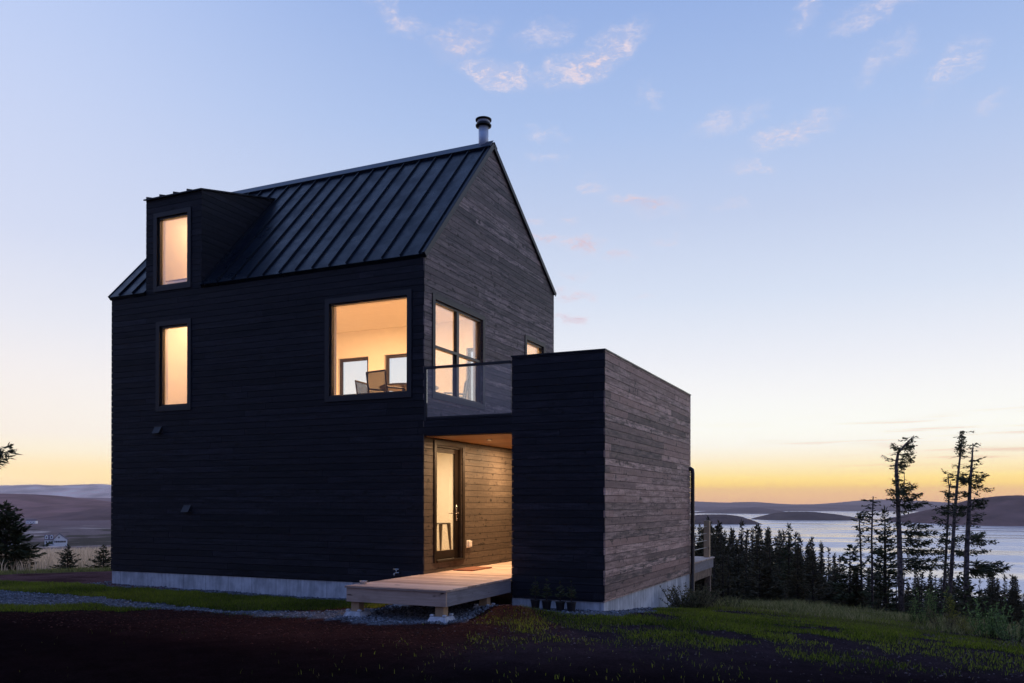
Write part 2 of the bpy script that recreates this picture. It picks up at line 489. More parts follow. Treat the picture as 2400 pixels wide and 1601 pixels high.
def npmesh(name, V, F, mat, parent=None, tone=None, loc=None):
    """fast mesh from numpy arrays; F is (n,3) or (n,4); tone per face"""
    me = bpy.data.meshes.new(name)
    V = np.asarray(V, dtype=np.float32); F = np.asarray(F, dtype=np.int32); k = F.shape[1]
    me.vertices.add(len(V)); me.vertices.foreach_set("co", V.ravel())
    me.loops.add(F.size); me.loops.foreach_set("vertex_index", F.ravel())
    me.polygons.add(len(F)); me.polygons.foreach_set("loop_start", np.arange(0, F.size, k, dtype=np.int32))
    me.polygons.foreach_set("loop_total", np.full(len(F), k, dtype=np.int32))
    me.update(calc_edges=True)
    if tone is not None:
        a = me.attributes.new("tone", "FLOAT_COLOR", "FACE" if len(tone) == len(F) else "POINT")
        t = np.ones((len(tone), 4), dtype=np.float32); t[:, :tone.shape[1]] = tone
        a.data.foreach_set("color", t.ravel())
    me.materials.append(mat)
    o = bpy.data.objects.new(name, me); COL.objects.link(o)
    if parent is not None: o.parent = parent
    if loc is not None: o.location = loc
    return o


def tag(o, label=None, cat=None, group=None, kind=None):
    if label: o["label"] = label
    if cat: o["category"] = cat
    if group: o["group"] = group
    if kind: o["kind"] = kind
    return o


def thing(name, label, cat, loc=(0, 0, 0), group=None, rotz=0.0):
    o = bpy.data.objects.new(name, None); COL.objects.link(o)
    o.location = loc; o.rotation_euler = (0, 0, rotz); o.empty_display_size = 0.3
    return tag(o, label, cat, group)


def copy_thing(src, loc, rotz=0.0, scale=None, label=None):
    r = src.copy(); COL.objects.link(r); r.location = loc; r.rotation_euler = (0, 0, rotz)
    if scale is not None: r.scale = scale
    if label: r["label"] = label
    for ch in list(src.children):
        c = ch.copy(); COL.objects.link(c); c.parent = r
        for g in ch.children:
            d2 = g.copy(); COL.objects.link(d2); d2.parent = c
    return r


# value noise for terrain
_perm = np.random.default_rng(5).random((256, 256))


def vnoise(x, y):
    xi = np.floor(x).astype(int); yi = np.floor(y).astype(int); fx = x - xi; fy = y - yi
    fx = fx * fx * (3 - 2 * fx); fy = fy * fy * (3 - 2 * fy)
    g = lambda i, j: _perm[i % 256, j % 256]
    return (g(xi, yi) * (1 - fx) + g(xi + 1, yi) * fx) * (1 - fy) + (g(xi, yi + 1) * (1 - fx) + g(xi + 1, yi + 1) * fx) * fy


def fbm(x, y, o=4):
    s = 0; a = 0.5; t = 0
    for i in range(o):
        s = s + a * vnoise(x * 2 ** i + 17.3 * i, y * 2 ** i + 5.1 * i); t += a; a *= 0.5
    return s / t


def sstep(x, a, b):
    t = np.clip((x - a) / (b - a), 0, 1); return t * t * (3 - 2 * t)


# ------------------------------------------------------------------ the ground
def ground_h(x, y):
    x = np.asarray(x, float); y = np.asarray(y, float)
    rx, ry = x - CAM[0], y - CAM[1]
    dep = rx * FH[0] + ry * FH[1]; lat = rx * RH[0] + ry * RH[1]
    r = np.hypot(rx, ry); a = np.degrees(np.arctan2(lat, dep))
    near = -0.07 * sstep(x, -9, -5) + 0.07 * sstep(x, -3, 3)
    near = -0.05 + near * 0.5
    S = np.maximum(sstep(x, -4, 2), sstep(a, -13, -6) * (y > 2))
    zr = near - 0.093 * np.maximum(y, 0) * S - 0.05 * np.maximum(x - 5, 0) - 0.06 * np.maximum(y - 11, 0) * S
    zr = zr - 0.10 * np.maximum(np.abs(x - 5) - 60, 0) * 0.0
    zr = np.maximum(zr, -47)
    L = np.interp(r, [0, 24.2, 27, 34, 50, 69, 78, 115, 165, 300, 550, 800, 1680, 2200, 9000], [-.07, -.07, -.22, -.56, -1.15, -1.85, -2.7, -5.6, -9.5, -15.5, -22.4, -24.6, -27.2, -28.3, -40])
    zl = np.where(r < 23.5, near, L)
    wl_ = sstep(a, -6, -13) * (np.abs(a) < 100) + (np.abs(a) >= 100) * 0.0
    back = sstep(np.abs(a), 60, 100)
    z = zr * (1 - wl_) + zl * wl_
    z = z * (1 - back) + (near - 0.02 * np.maximum(r - 20, 0)) * back
    rough = 0.05 * (fbm(x * 0.9, y * 0.9) - 0.5) * sstep(r, 3, 6) + 0.05 * (fbm(x * 3.1 + 9, y * 3.1, 3) - 0.5) * sstep(r, 14, 6)
    # keep the soil quiet along the foundations
    far = (fbm(x / 40, y / 40) - 0.5) * np.clip((r - 60) / 200, 0, 1) * 3.0
    dune = (fbm(x / 5.0, y / 5.0) - 0.5) * 0.5 * sstep(r, 24, 34)
    z = z + rough + far * wl_ + dune
    md = np.hypot((x - 2.1) / 0.75, (y + 0.95) / 0.55)
    z = z + 0.13 * np.exp(-md ** 2 * 1.6)
    hole = sstep(x, -7.75, -7.6) * sstep(x, 3.3, 3.15) * sstep(y, 0.12, 0.3) * sstep(y, 6.2, 6.0)
    return z - hole * 0.25


def inpoly(x, y, P):
    c = np.zeros(x.shape, bool); n = len(P)
    for i in range(n):
        x0, y0 = P[i]; x1, y1 = P[(i + 1) % n]
        if y0 == y1: continue
        k = ((y0 > y) != (y1 > y)) & (x < (x1 - x0) * (y - y0) / (y1 - y0) + x0)
        c ^= k
    return c


P_GREEN = [(-10.84, -1.11), (-10.33, -0.87), (-7.68, -0.17), (-5.89, -0.3), (-2.25, -0.3), (-0.2, -0.3), (-0.2, -1.3), (-0.74, -1.4), (-1.7, -2.04), (-2.73, -2.33), (-4.14, -2.1), (-5.73, -1.94), (-7.21, -1.97), (-8.73, -1.96), (-9.69, -2.03)]
P_GRAVEL = [(-9.52, -2.14), (-8.73, -1.96), (-7.21, -1.97), (-5.73, -1.94), (-4.14, -2.1), (-2.47, -2.3), (-1.17, -1.9), (-0.1, -1.3), (-0.1, 0.3), (1.7, 0.3), (1.75, -1.2), (2.0, -2.2), (1.01, -2.85), (-0.16, -2.75), (-1.26, -2.6), (-2.92, -2.61), (-5.15, -2.86), (-6.91, -3.82)]
P_GREEN2 = [(-8.5, -4.2), (-6.91, -3.82), (-5.15, -2.86), (-3.42, -2.59), (-4.43, -3.44), (-6.09, -4.34), (-8, -5.0)]


def masks(x, y):
    """fractions of grass, gravel and red mulch at a ground point"""
    wx = x + 0.35 * (fbm(x * 2.2, y * 2.2, 3) - 0.5) * 2; wy = y + 0.25 * (fbm(x * 2.2 + 40, y * 2.2, 3) - 0.5) * 2
    g = np.zeros(x.shape); s = np.zeros(x.shape); mu = np.zeros(x.shape)
    s[inpoly(wx, wy, P_GRAVEL)] = 1
    g[inpoly(wx, wy, P_GREEN)] = 1; s[inpoly(wx, wy, P_GREEN)] = 0
    g[inpoly(wx, wy, P_GREEN2)] = 0.8; s[inpoly(wx, wy, P_GREEN2)] = 0
    fnd = (((wy > -0.5) & (wy < 0.3) & (x > -8.3) & (x < -0.1)) | ((wy > -0.6) & (wy < 0.3) & (x > 1.6) & (x < 3.9)) | ((wx > 3.2) & (wx < 3.95) & (y > -0.3) & (y < 4)))
    s[fnd] = 1; g[fnd] = 0
    n1 = fbm(x * 0.55 + 3, y * 0.8 + 8, 4); n2 = fbm(x * 1.6 + 30, y * 2.0, 3)
    right = (x > 1.9 + 0.7 * (n1 - .5)) & (s < 0.5)
    dens = sstep(n1 * 0.6 + n2 * 0.4, 0.50, 0.60) * sstep(x + 0.9 * y, 0.5, 4.0)
    dens = np.maximum(dens, sstep(np.hypot((x - 5.9) / 2.3, (y + 0.1) / 1.7), 1.1, 0.6) * sstep(n2, 0.36, 0.5))
    dens = np.maximum(dens, 0.22 * sstep(n2, 0.42, 0.56) * sstep(x, 1.5, 3))
    rimr = sstep(-0.10 * y - 0.05 * np.maximum(x - 5, 0), -0.2, -0.6)
    dens = np.maximum(dens, rimr * sstep(n2, 0.40, 0.52) * 0.9)
    g = np.where(right, dens, g)
    cen = (y < -2.6) & (x > -2.5) & (x <= 3.5)
    g = np.where(cen & (s < 0.5), np.maximum(g, 0.12 * sstep(n1, 0.46, 0.6)), g)
    mu = (1 - g) * (1 - s) * sstep(x, 3.8, 2.2)
    g = g * np.where(right | cen, 1 - .95 * sstep(-y + .25 * (x - 5) + 1.6 * (n1 - .5), 1.8, 3.8), 1)
    return g, s, mu


rings = [0.0]
r_ = 1.2
while r_ < 6900:
    rings.append(r_); r_ *= 1.0185
rings = np.array(rings[1:])
azs = np.concatenate([np.arange(-180, -44, 6.0), np.arange(-44, 44.01, 0.28), np.arange(50, 180, 6.0)])
RR, AA = np.meshgrid(rings, np.radians(azs), indexing="ij")
gx = CAM[0] + RR * (np.cos(AA) * FH[0] + np.sin(AA) * RH[0]); gy = CAM[1] + RR * (np.cos(AA) * FH[1] + np.sin(AA) * RH[1])
gz = ground_h(gx, gy)
nr, na = RR.shape
V = np.stack([gx.ravel(), gy.ravel(), gz.ravel()], 1)
V = np.vstack([V, [[CAM[0], CAM[1], float(ground_h(CAM[0], CAM[1]))]]])
ii, jj = np.meshgrid(np.arange(nr - 1), np.arange(na), indexing="ij")
j2 = (jj + 1) % na
F = np.stack([ii * na + jj, (ii + 1) * na + jj, (ii + 1) * na + j2, ii * na + j2], -1).reshape(-1, 4)
G_, S_, MU_ = masks(V[:, 0], V[:, 1])
X_, Y_ = V[:, 0], V[:, 1]
r0 = np.hypot(X_ - CAM[0], Y_ - CAM[1])
alat = np.degrees(np.arctan2((X_ - CAM[0]) * RH[0] + (Y_ - CAM[1]) * RH[1], (X_ - CAM[0]) * FH[0] + (Y_ - CAM[1]) * FH[1]))
soil = np.array([.042, .028, .032]); colr = np.zeros((len(V), 3)) + soil


def lay(col, m):
    global colr
    colr = colr * (1 - m[:, None]) + np.array(col) * m[:, None]


lay((.050, .021, .017), MU_)
lay((.030, .036, .010), G_)
lay((.14, .15, .17), S_)
nA = fbm(X_ / 7, Y_ / 7, 4); LAT = (X_ - CAM[0]) * RH[0] + (Y_ - CAM[1]) * RH[1]; DEP = (X_ - CAM[0]) * FH[0] + (Y_ - CAM[1]) * FH[1]
nB = fbm(LAT / 45 + 4, DEP / 40 + 9, 5); nC = fbm(LAT / 30 + 3, DEP / 55, 5)
left = sstep(alat, -8, -12)
lay((.70, .50, .36), left * sstep(r0, 26, 28) * sstep(r0, 76, 68))
lay((.36, .28, .22), left * sstep(r0, 26, 28) * sstep(r0, 76, 68) * sstep(nA, .45, .6) * .8)
red = sstep(fbm(X_ * 1.2, Y_ * 1.2, 3), .35, .55)
lay((.17, .085, .080), left * sstep(r0, 18.6, 19.3) * sstep(r0, 27, 25.5) * (0.35 + .65 * red) * (Y_ > -.9) * (1 - G_))
lay((.30, .27, .09), left * sstep(r0, 24.6, 25.4) * sstep(r0, 28, 27) * sstep(nA, .3, .5))
fore_dark = sstep(Y_ + .35 * (X_ - 3) * (X_ > 3) * -1 + 1.2 * (fbm(X_ * .5, Y_ * .5, 3) - .5), -3.4, -5.8)
lay((.0065, .0045, .0055), fore_dark * .9 * (1 - S_))  # foreground darkening painted into the ground colour
vall = left * sstep(r0, 75, 90)
lay((.27, .19, .165), vall)
lay((.80, .62, .50), vall * sstep(nB, .56, .63) * .9)
lay((.075, .065, .040), vall * sstep(nC, .53, .60) * .9)
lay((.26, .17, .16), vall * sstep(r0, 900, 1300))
lay((.018, .016, .012), (1 - left) * sstep(r0, 24, 34))
m, b, bs, o = material("ground_cover")
tcn = b.n.new("ShaderNodeTexCoord"); ob = tcn.outputs["Object"]
f1_, _ = b.noise(ob, 28.0, 6.0, 0.7); f2_, _ = b.noise(ob, 3.0, 5.0, 0.6); f3_, _ = b.noise(ob, 90.0, 3.0, 0.6)
c = b.mix(1.0, attr(b, "tone"), b.ramp(b.math("ADD", b.math("MULTIPLY", f1_, 0.5), b.math("MULTIPLY", f3_, 0.5)), [(0.30, (0.35, 0.35, 0.35)), (0.5, (0.9, 0.9, 0.9)), (0.68, (1.9, 1.9, 1.9))]), "MULTIPLY")
c = b.mix(1.0, c, b.ramp(f2_, [(0.3, (0.7, 0.7, 0.7)), (0.7, (1.25, 1.2, 1.2))]), "MULTIPLY")
b.put(bs.inputs["Base Color"], c); bs.inputs["Roughness"].default_value = 1.0; bs.inputs["Specular IOR Level"].default_value = 0.0
bump(b, bs, b.math("ADD", f1_, b.math("MULTIPLY", f3_, 0.5)), 0.7, 0.03)
M["ground"] = m
gf = np.concatenate([F, np.stack([np.full(na, nr * na), np.arange(na), (np.arange(na) + 1) % na, (np.arange(na) + 1) % na], -1)[:0]])
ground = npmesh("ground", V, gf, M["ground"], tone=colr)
cpm = npmesh("ground_centre", V[np.r_[0:na, nr * na]], np.stack([np.full(na, na), np.arange(na), (np.arange(na) + 1) % na], -1), M["ground"], tone=np.r_[colr[0:na], colr[-1:]])
# join the small disc under the camera into the one sheet
bm = bmesh.new(); bm.from_mesh(ground.data); bm.from_mesh(cpm.data); bmesh.ops.remove_doubles(bm, verts=bm.verts, dist=1e-5)
bm.to_mesh(ground.data); bm.free(); me_ = cpm.data; bpy.data.objects.remove(cpm); bpy.data.meshes.remove(me_)
for p_ in ground.data.polygons: p_.use_smooth = True
tag(ground, kind="structure")

# water of the bay
m, b, bs, o = material("sea_water")
tcn = b.n.new("ShaderNodeTexCoord"); ob = tcn.outputs["Object"]
w1, _ = b.noise(b.mapping(ob, rot=(0, 0, 0.7), scale=(0.10, 0.035, 1)), 1.0, 5.0, 0.65)
w2, _ = b.noise(b.mapping(ob, rot=(0, 0, 0.3), scale=(0.6, 0.25, 1)), 1.0, 4.0, 0.6)
b.put(bs.inputs["Base Color"], (0.60, 0.58, 0.64, 1))
wp, _ = b.noise(b.mapping(ob, rot=(0, 0, -0.43), scale=(0.0035, 0.022, 1)), 1.0, 5.0, 0.65); b.put(bs.inputs["Roughness"], b.maprange(wp, 0.4, 0.6, 0.10, 0.34))
bs.inputs["Specular IOR Level"].default_value = 1.0; bs.inputs["Metallic"].default_value = 0.0; bs.inputs["IOR"].default_value = 2.3
bump(b, bs, b.math("ADD", b.math("MULTIPLY", w1, 1.0), b.math("MULTIPLY", w2, 0.25)), 0.6, 0.40)
wv = MB(); wv.v = [(-7400, -2400, -29.3), (7400, -2400, -29.3), (7400, 7400, -29.3), (-7400, 7400, -29.3)]; wv.f = [(0, 1, 2, 3)]; wv.t = [(0, 0, 0)]
tag(wv.build("water", m, recalc=False), kind="structure")


# ------------------------------------------------------------------ distant hills
def hill(name, D, prof, base_z, thick, col, rough=1.5, seed=0, bumpy=4.0, skew=0.35):
    """a ridge across the view D metres ahead; prof = (photo column, photo row) of its skyline"""
    px = np.linspace(prof[0][0], prof[-1][0], 620)
    py = np.interp(px, [p[0] for p in prof], [p[1] for p in prof])
    top = zat(py, D)
    t = np.linspace(-1, 1, 45)
    T, PXX = np.meshgrid(t, px, indexing="ij")
    depth = D + T * thick
    X = CAM[0] + D * (FH[0] + RH[0] * (PXX - 1200) / FPX) + T * thick * FH[0]
    Y = CAM[1] + D * (FH[1] + RH[1] * (PXX - 1200) / FPX) + T * thick * FH[1]
    sh = np.cos(np.clip(T, -1, 1) * math.pi / 2) ** 0.75
    k = D / 1400.0
    nz = (fbm(X / (60 * k) + seed, Y / (60 * k), 5) - 0.5)
    Z = base_z + (top[None, :] - base_z) * sh * (1 + nz * 0.35 * (1 - sh)) + nz * rough * 4 * sh * (np.abs(T) > .05) * (1 - sh ** 6)
    Z = Z + (vnoise(PXX * 1.3 + seed, T * 40) - 0.5) * bumpy * sh * 0.5
    n, mm = T.shape
    V = np.stack([X.ravel(), Y.ravel(), Z.ravel()], 1)
    a, c_ = np.meshgrid(np.arange(n - 1), np.arange(mm - 1), indexing="ij")
    F = np.stack([a * mm + c_, a * mm + c_ + 1, (a + 1) * mm + c_ + 1, (a + 1) * mm + c_], -1).reshape(-1, 4)
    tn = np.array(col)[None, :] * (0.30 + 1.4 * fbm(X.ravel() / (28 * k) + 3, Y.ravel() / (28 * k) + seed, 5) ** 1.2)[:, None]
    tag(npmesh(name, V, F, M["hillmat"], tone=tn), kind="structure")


m, b, bs, o = material("moor_and_scrub")
b.put(bs.inputs["Base Color"], attr(b, "tone")); bs.inputs["Roughness"].default_value = 1.0; bs.inputs["Specular IOR Level"].default_value = 0.0
M["hillmat"] = m
hill("headland", 1420, [(2105, 1230), (2150, 1226), (2163, 1212), (2190, 1201), (2230, 1190), (2290, 1175), (2310, 1167), (2350, 1162), (2378, 1160), (2400, 1164), (2480, 1168), (2620, 1176), (2760, 1200)], -36, 230, (.15, .078, .070), 1.5, 3)
hill("headland", 1400, [(1520, 1210), (1622, 1208), (1660, 1206), (1700, 1206), (1725, 1209), (1745, 1217), (1762, 1230), (1775, 1236)], -36, 130, (.10, .062, .052), 1.2, 8)
hill("spit", 1720, [(1755, 1224), (1790, 1210), (1815, 1203), (1850, 1199), (1900, 1199), (1950, 1204), (1990, 1211), (2020, 1216), (2100, 1218), (2170, 1219.5), (2200, 1224)], -36, 110, (.10, .070, .055), 1.0, 12)
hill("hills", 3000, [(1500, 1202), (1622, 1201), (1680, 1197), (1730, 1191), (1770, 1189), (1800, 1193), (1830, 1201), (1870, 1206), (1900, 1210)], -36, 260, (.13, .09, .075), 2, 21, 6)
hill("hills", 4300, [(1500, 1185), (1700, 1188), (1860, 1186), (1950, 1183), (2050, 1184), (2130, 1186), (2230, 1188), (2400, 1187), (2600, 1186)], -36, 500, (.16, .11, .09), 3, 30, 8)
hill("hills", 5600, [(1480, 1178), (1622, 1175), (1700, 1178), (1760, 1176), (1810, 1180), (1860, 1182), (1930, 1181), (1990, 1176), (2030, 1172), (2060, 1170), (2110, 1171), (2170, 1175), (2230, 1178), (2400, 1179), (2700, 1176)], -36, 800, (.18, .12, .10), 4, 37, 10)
hill("hills", 2300, [(-200, 1158), (-60, 1159), (0, 1159.5), (40, 1160), (80, 1161), (120, 1166), (150, 1169), (190, 1175), (230, 1178), (262, 1179), (400, 1184), (560, 1195)], -36, 600, (.30, .145, .13), 2, 44, 6)
hill("hills", 1700, [(60, 1238), (150, 1226), (200, 1208), (262, 1192), (330, 1184), (420, 1186), (560, 1200)], -36, 300, (.22, .12, .11), 2, 51, 5)
hill("hills", 4200, [(60, 1180), (140, 1172), (175, 1168), (262, 1169), (400, 1170), (560, 1176)], -36, 500, (.24, .13, .13), 2, 58, 6)
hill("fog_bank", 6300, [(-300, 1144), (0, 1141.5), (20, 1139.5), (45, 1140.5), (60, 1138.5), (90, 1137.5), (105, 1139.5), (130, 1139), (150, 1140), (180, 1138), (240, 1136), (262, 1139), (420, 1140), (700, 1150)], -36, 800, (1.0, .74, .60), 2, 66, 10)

# ------------------------------------------------------------------ air
m = bpy.data.materials.new("sea_haze"); m.use_nodes = True
m.node_tree.nodes.clear()
pv = m.node_tree.nodes.new("ShaderNodeVolumePrincipled")
pv.inputs["Color"].default_value = (1.0, 0.79, 0.74, 1); pv.inputs["Density"].default_value = 0.00011; pv.inputs["Anisotropy"].default_value = 0.2
oo = m.node_tree.nodes.new("ShaderNodeOutputMaterial"); m.node_tree.links.new(pv.outputs[0], oo.inputs["Volume"])
hz = MB(); hz.box(-7500, 7500, -2500, 7500, -60, 135)
haze = tag(hz.build("haze", m), kind="stuff")

# ------------------------------------------------------------------ the house
XL, BD, XA, XB = -7.921, 6.357, 1.745, 3.42
ZE, ZE2, ZR, YR = 6.233, 6.942, 9.275, 2.813
S1 = (ZR - ZE) / YR
S2 = (ZR - ZE2) / (BD - YR)
ZC, ZCB, ZT, ZD, ZB = 0.23, 0.092, 4.248, 0.43, 3.26
PITCH = 0.1235
house = thing("house", "tall dark board clad house with black metal gable roof and lit windows", "house")

FRONT = lambda u, n, z: (u, -n, z)
GABLE = lambda u, n, z: (n, u, z)


def PX(c): return lambda u, n, z: (c + n, u, z)      # plane facing +x
def NX(c): return lambda u, n, z: (c - n, u, z)      # plane facing -x
def PY(c): return lambda u, n, z: (u, c + n, z)      # plane facing +y
def NY(c): return lambda u, n, z: (u, c - n, z)      # plane facing -y


def strips(u0f, u1f, z0, z1, holes, breaks=()):
    zs = sorted({z0, z1, *[h[2] for h in holes], *[h[3] for h in holes], *breaks})
    zs = [z for z in zs if z0 - 1e-9 <= z <= z1 + 1e-9]
    for a, b_ in zip(zs[:-1], zs[1:]):
        if b_ - a < 1e-4: continue
        zm = (a + b_) / 2
        hs = sorted([(h[0], h[1]) for h in holes if h[2] <= zm <= h[3]])
        edges = [("f", u0f)]
        for h in hs: edges += [h[0], h[1]]
        edges.append(("f", u1f))
        ev = lambda e, z: e[1](z) if isinstance(e, tuple) else e
        for e0, e1 in zip(edges[::2], edges[1::2]):
            l0, l1, r0_, r1_ = ev(e0, a), ev(e0, b_), ev(e1, a), ev(e1, b_)
            if max(r0_ - l0, r1_ - l1) > 0.004:
                yield a, b_, l0, max(l1, l0 if False else l1), r0_, r1_, isinstance(e0, tuple), isinstance(e1, tuple)


def slab(mb, Mf, n0, n1, u0f, u1f, z0, z1, holes=(), breaks=()):
    for a, b_, l0, l1, q0, q1, _, _ in strips(u0f, u1f, z0, z1, list(holes), breaks):
        q1 = max(q1, l1); q0 = max(q0, l0)
        mb.prism([Mf(l0, n0, a), Mf(q0, n0, a), Mf(q0, n1, a), Mf(l0, n1, a), Mf(l1, n0, b_), Mf(q1, n0, b_), Mf(q1, n1, b_), Mf(l1, n1, b_)])


def clad(mb, Mf, u0f, u1f, z0, z1, holes=(), breaks=(), n0=-0.020, n1=0.0, grid=0.0, seed=1, gap=0.0075, pitch=PITCH):
    """rows of boards with shadow gaps, butt joints at random, cut round the openings"""
    rr = random.Random(seed)
    k0 = math.floor((z0 - grid) / pitch) - 1
    umin = min(u0f(z0), u0f(z1)); umax = max(u1f(z0), u1f(z1))
    for k in range(k0, k0 + 200):
        a = grid + k * pitch; b_ = a + pitch - gap
        joints = []; u = umin - rr.uniform(0, 3.5)
        while u < umax + 4:
            u += rr.choice([3.05, 3.66, 4.27, 4.88]) * rr.uniform(0.9, 1.0); joints.append(u)
        tones = [(rr.random(), rr.random(), rr.random() ** 1.3) for _ in range(len(joints) + 1)]
        dn = rr.uniform(-0.0015, 0.0015)
        a2, b2 = max(a, z0), min(b_, z1)
        if b2 - a2 < 0.004: continue
        for s0, s1, l0, l1, q0, q1, fl, fr in strips(u0f, u1f, a2, b2, [h for h in holes if h[3] > a2 and h[2] < b2], [z for z in breaks if a2 < z < b2]):
            q1 = max(q1, l1 + 1e-4); q0 = max(q0, l0 + 1e-4)
            js = [j for j in joints if max(l0, l1) + 0.02 < j < min(q0, q1) - 0.02]
            segs = [(l0, l1)] + [(j, j) for j in js] + [(q0, q1)]
            for i in range(len(segs) - 1):
                p0, p1 = segs[i]; r0_, r1_ = segs[i + 1]
                e0 = 0.0012 if i > 0 else 0; e1 = 0.0012 if i < len(segs) - 2 else 0
                mid = (p0 + r0_) / 2
                ti = sum(1 for j in joints if j < mid)
                nn = n1 + dn
                mb.prism([Mf(p0 + e0, n0, s0), Mf(r0_ - e1, n0, s0), Mf(r0_ - e1, nn, s0), Mf(p0 + e0, nn, s0),
                          Mf(p1 + e0, n0, s1), Mf(r1_ - e1, n0, s1), Mf(r1_ - e1, nn, s1), Mf(p1 + e0, nn, s1)], tones[min(ti, len(tones) - 1)])


K = lambda v: (lambda z: v)
# openings: (u0, u1, z0, z1)
W_DORM = (-6.56, -5.70, 6.31, 7.79)
W_STAIR = (-6.48, -5.69, 3.755, 5.465)
W_BIG = (-2.085, -0.355, 3.745, 5.515)
W_GAB = (0.385, 2.36, 3.745, 5.49)
W_SML = (4.64, 5.66, 4.10, 5.50)
DOOR = (0.44, 1.47, 0.635, 2.80)
BW = [(-6.38, -5.36, 4.2, 5.75), (-4.86, -3.3, 3.9, 5.75), (-2.36, -1.5, 3.9, 5.75)]
X0D, X1D, ZD1 = -6.89, -5.32, 8.205      # dormer
SD = 0.237

gl = lambda z: 0.0 if z <= ZE else (z - ZE) / S1
gr = lambda z: BD if z <= ZE2 else BD - (z - ZE2) / S2

# cladding
mb = MB(); clad(mb, FRONT, K(XL), K(0.0), ZC, ZE, [W_STAIR, W_BIG], seed=3)
clad(mb, FRONT, K(X0D), K(X1D), ZE, ZD1, [W_DORM], seed=5)
mb.build("wall", M["clad"], house, "black board wall facing the driveway")
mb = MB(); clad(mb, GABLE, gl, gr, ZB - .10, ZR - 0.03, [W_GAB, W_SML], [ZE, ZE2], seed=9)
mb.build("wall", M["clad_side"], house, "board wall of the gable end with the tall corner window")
mb = MB(); clad(mb, GABLE, K(0.0), K(4.6), ZD - 0.2, ZB - .104, [DOOR], seed=10)
mb.build("wall", M["clad_lit"], house, "lamp lit board wall with the glazed door")
mb = MB(); clad(mb, FRONT, K(XA), K(XB), ZCB, ZT - 0.02, [], seed=12); clad(mb, FRONT, K(0.0), K(XA), 2.935, ZB - 0.02, [], seed=14)
mb.build("wall", M["clad"], house, "black board front of the flat roofed wing")
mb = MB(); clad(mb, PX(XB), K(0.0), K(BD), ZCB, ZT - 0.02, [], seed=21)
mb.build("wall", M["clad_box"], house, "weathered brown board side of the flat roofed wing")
mb = MB(); clad(mb, NX(XA), K(0.0), K(4.5), ZD - 0.2, 2.92, [], seed=25); clad(mb, NY(4.5), K(0.0), K(XA), ZD - 0.2, 2.92, [], seed=26)
mb.build("wall", M["clad_lit"], house, "boards lining the porch passage")
mb = MB(); clad(mb, PX(X1D), lambda z: max(0.0, (z - ZD1) / SD), lambda z: max((z - ZE) / S1, 0), ZE, 8.75, [], [ZD1], seed=31, n0=-.02)
mb.build("dormer_cheek", M["clad"], house); mb = MB()
clad(mb, NX(X0D), lambda z: max(0.0, (z - ZD1) / SD), lambda z: max((z - ZE) / S1, 0), ZE, 8.75, [], [ZD1], seed=32)
mb.build("dormer_cheek", M["clad"], house)
# hidden faces
mb = MB(); clad(mb, PY(BD), K(XL), K(0.0), ZC, ZE2, BW, seed=41); clad(mb, PY(BD), K(0.0), K(XB), ZCB, ZT - .02, [], seed=42)
clad(mb, NX(XL), gl, gr, ZC, ZR - 0.03, [], [ZE, ZE2], seed=43)
mb.build("wall", M["clad"], house, "board walls on the far sides")
# sheathing behind the boards
mb = MB(); e = 0.0225
slab(mb, FRONT, -0.10, -e, K(XL + e), K(-e), ZC + .003, ZE, [W_STAIR, W_BIG])
slab(mb, FRONT, -0.10, -e, K(X0D + e), K(X1D - e), ZE, ZD1 - .01, [W_DORM])
slab(mb, GABLE, -0.10, -e, lambda z: max(gl(z) + .02, 0.102), lambda z: gr(z) - .105, 0.23, ZR - 0.13, [W_GAB, W_SML, DOOR], [ZE, ZE2])
slab(mb, FRONT, -0.10, -e, K(XA + e), K(XB - e), ZCB + .003, ZT - 0.03)
slab(mb, PX(XB), -0.10, -e, K(0.101), K(BD - .101), ZCB + .003, ZT - 0.03)
slab(mb, FRONT, -0.10, -e, K(0.001), K(XA + e - .001), 2.94, ZB - 0.02)
slab(mb, NX(XA), -0.10, -e, K(0.101), K(4.6), 0.1, 2.94)
slab(mb, NY(4.5), -0.10, -e, K(0.0), K(XA + .02), 0.1, 2.94)
slab(mb, PY(BD), -0.10, -e, K(XL + e), K(-e), ZC + .003, ZE2 - .02, BW)
slab(mb, PY(BD), -0.10, -e, K(e), K(XB - e), ZCB + .003, ZT - .03)
slab(mb, NX(XL), -0.10, -e, lambda z: max(gl(z) + .02, 0.102), lambda z: gr(z) - .105, ZC + .003, ZR - 0.13, [], [ZE, ZE2])
slab(mb, PX(X1D), -0.10, -e, lambda z: max(0.101, (z - ZD1) / SD), lambda z: max((z - ZE) / S1 + .05, .1), ZE, 8.70, [], [ZD1])
slab(mb, NX(X0D), -0.10, -e, lambda z: max(0.101, (z - ZD1) / SD), lambda z: max((z - ZE) / S1 + .05, .1), ZE, 8.70, [], [ZD1])
mb.build("wall_core", M["sheath"], house)

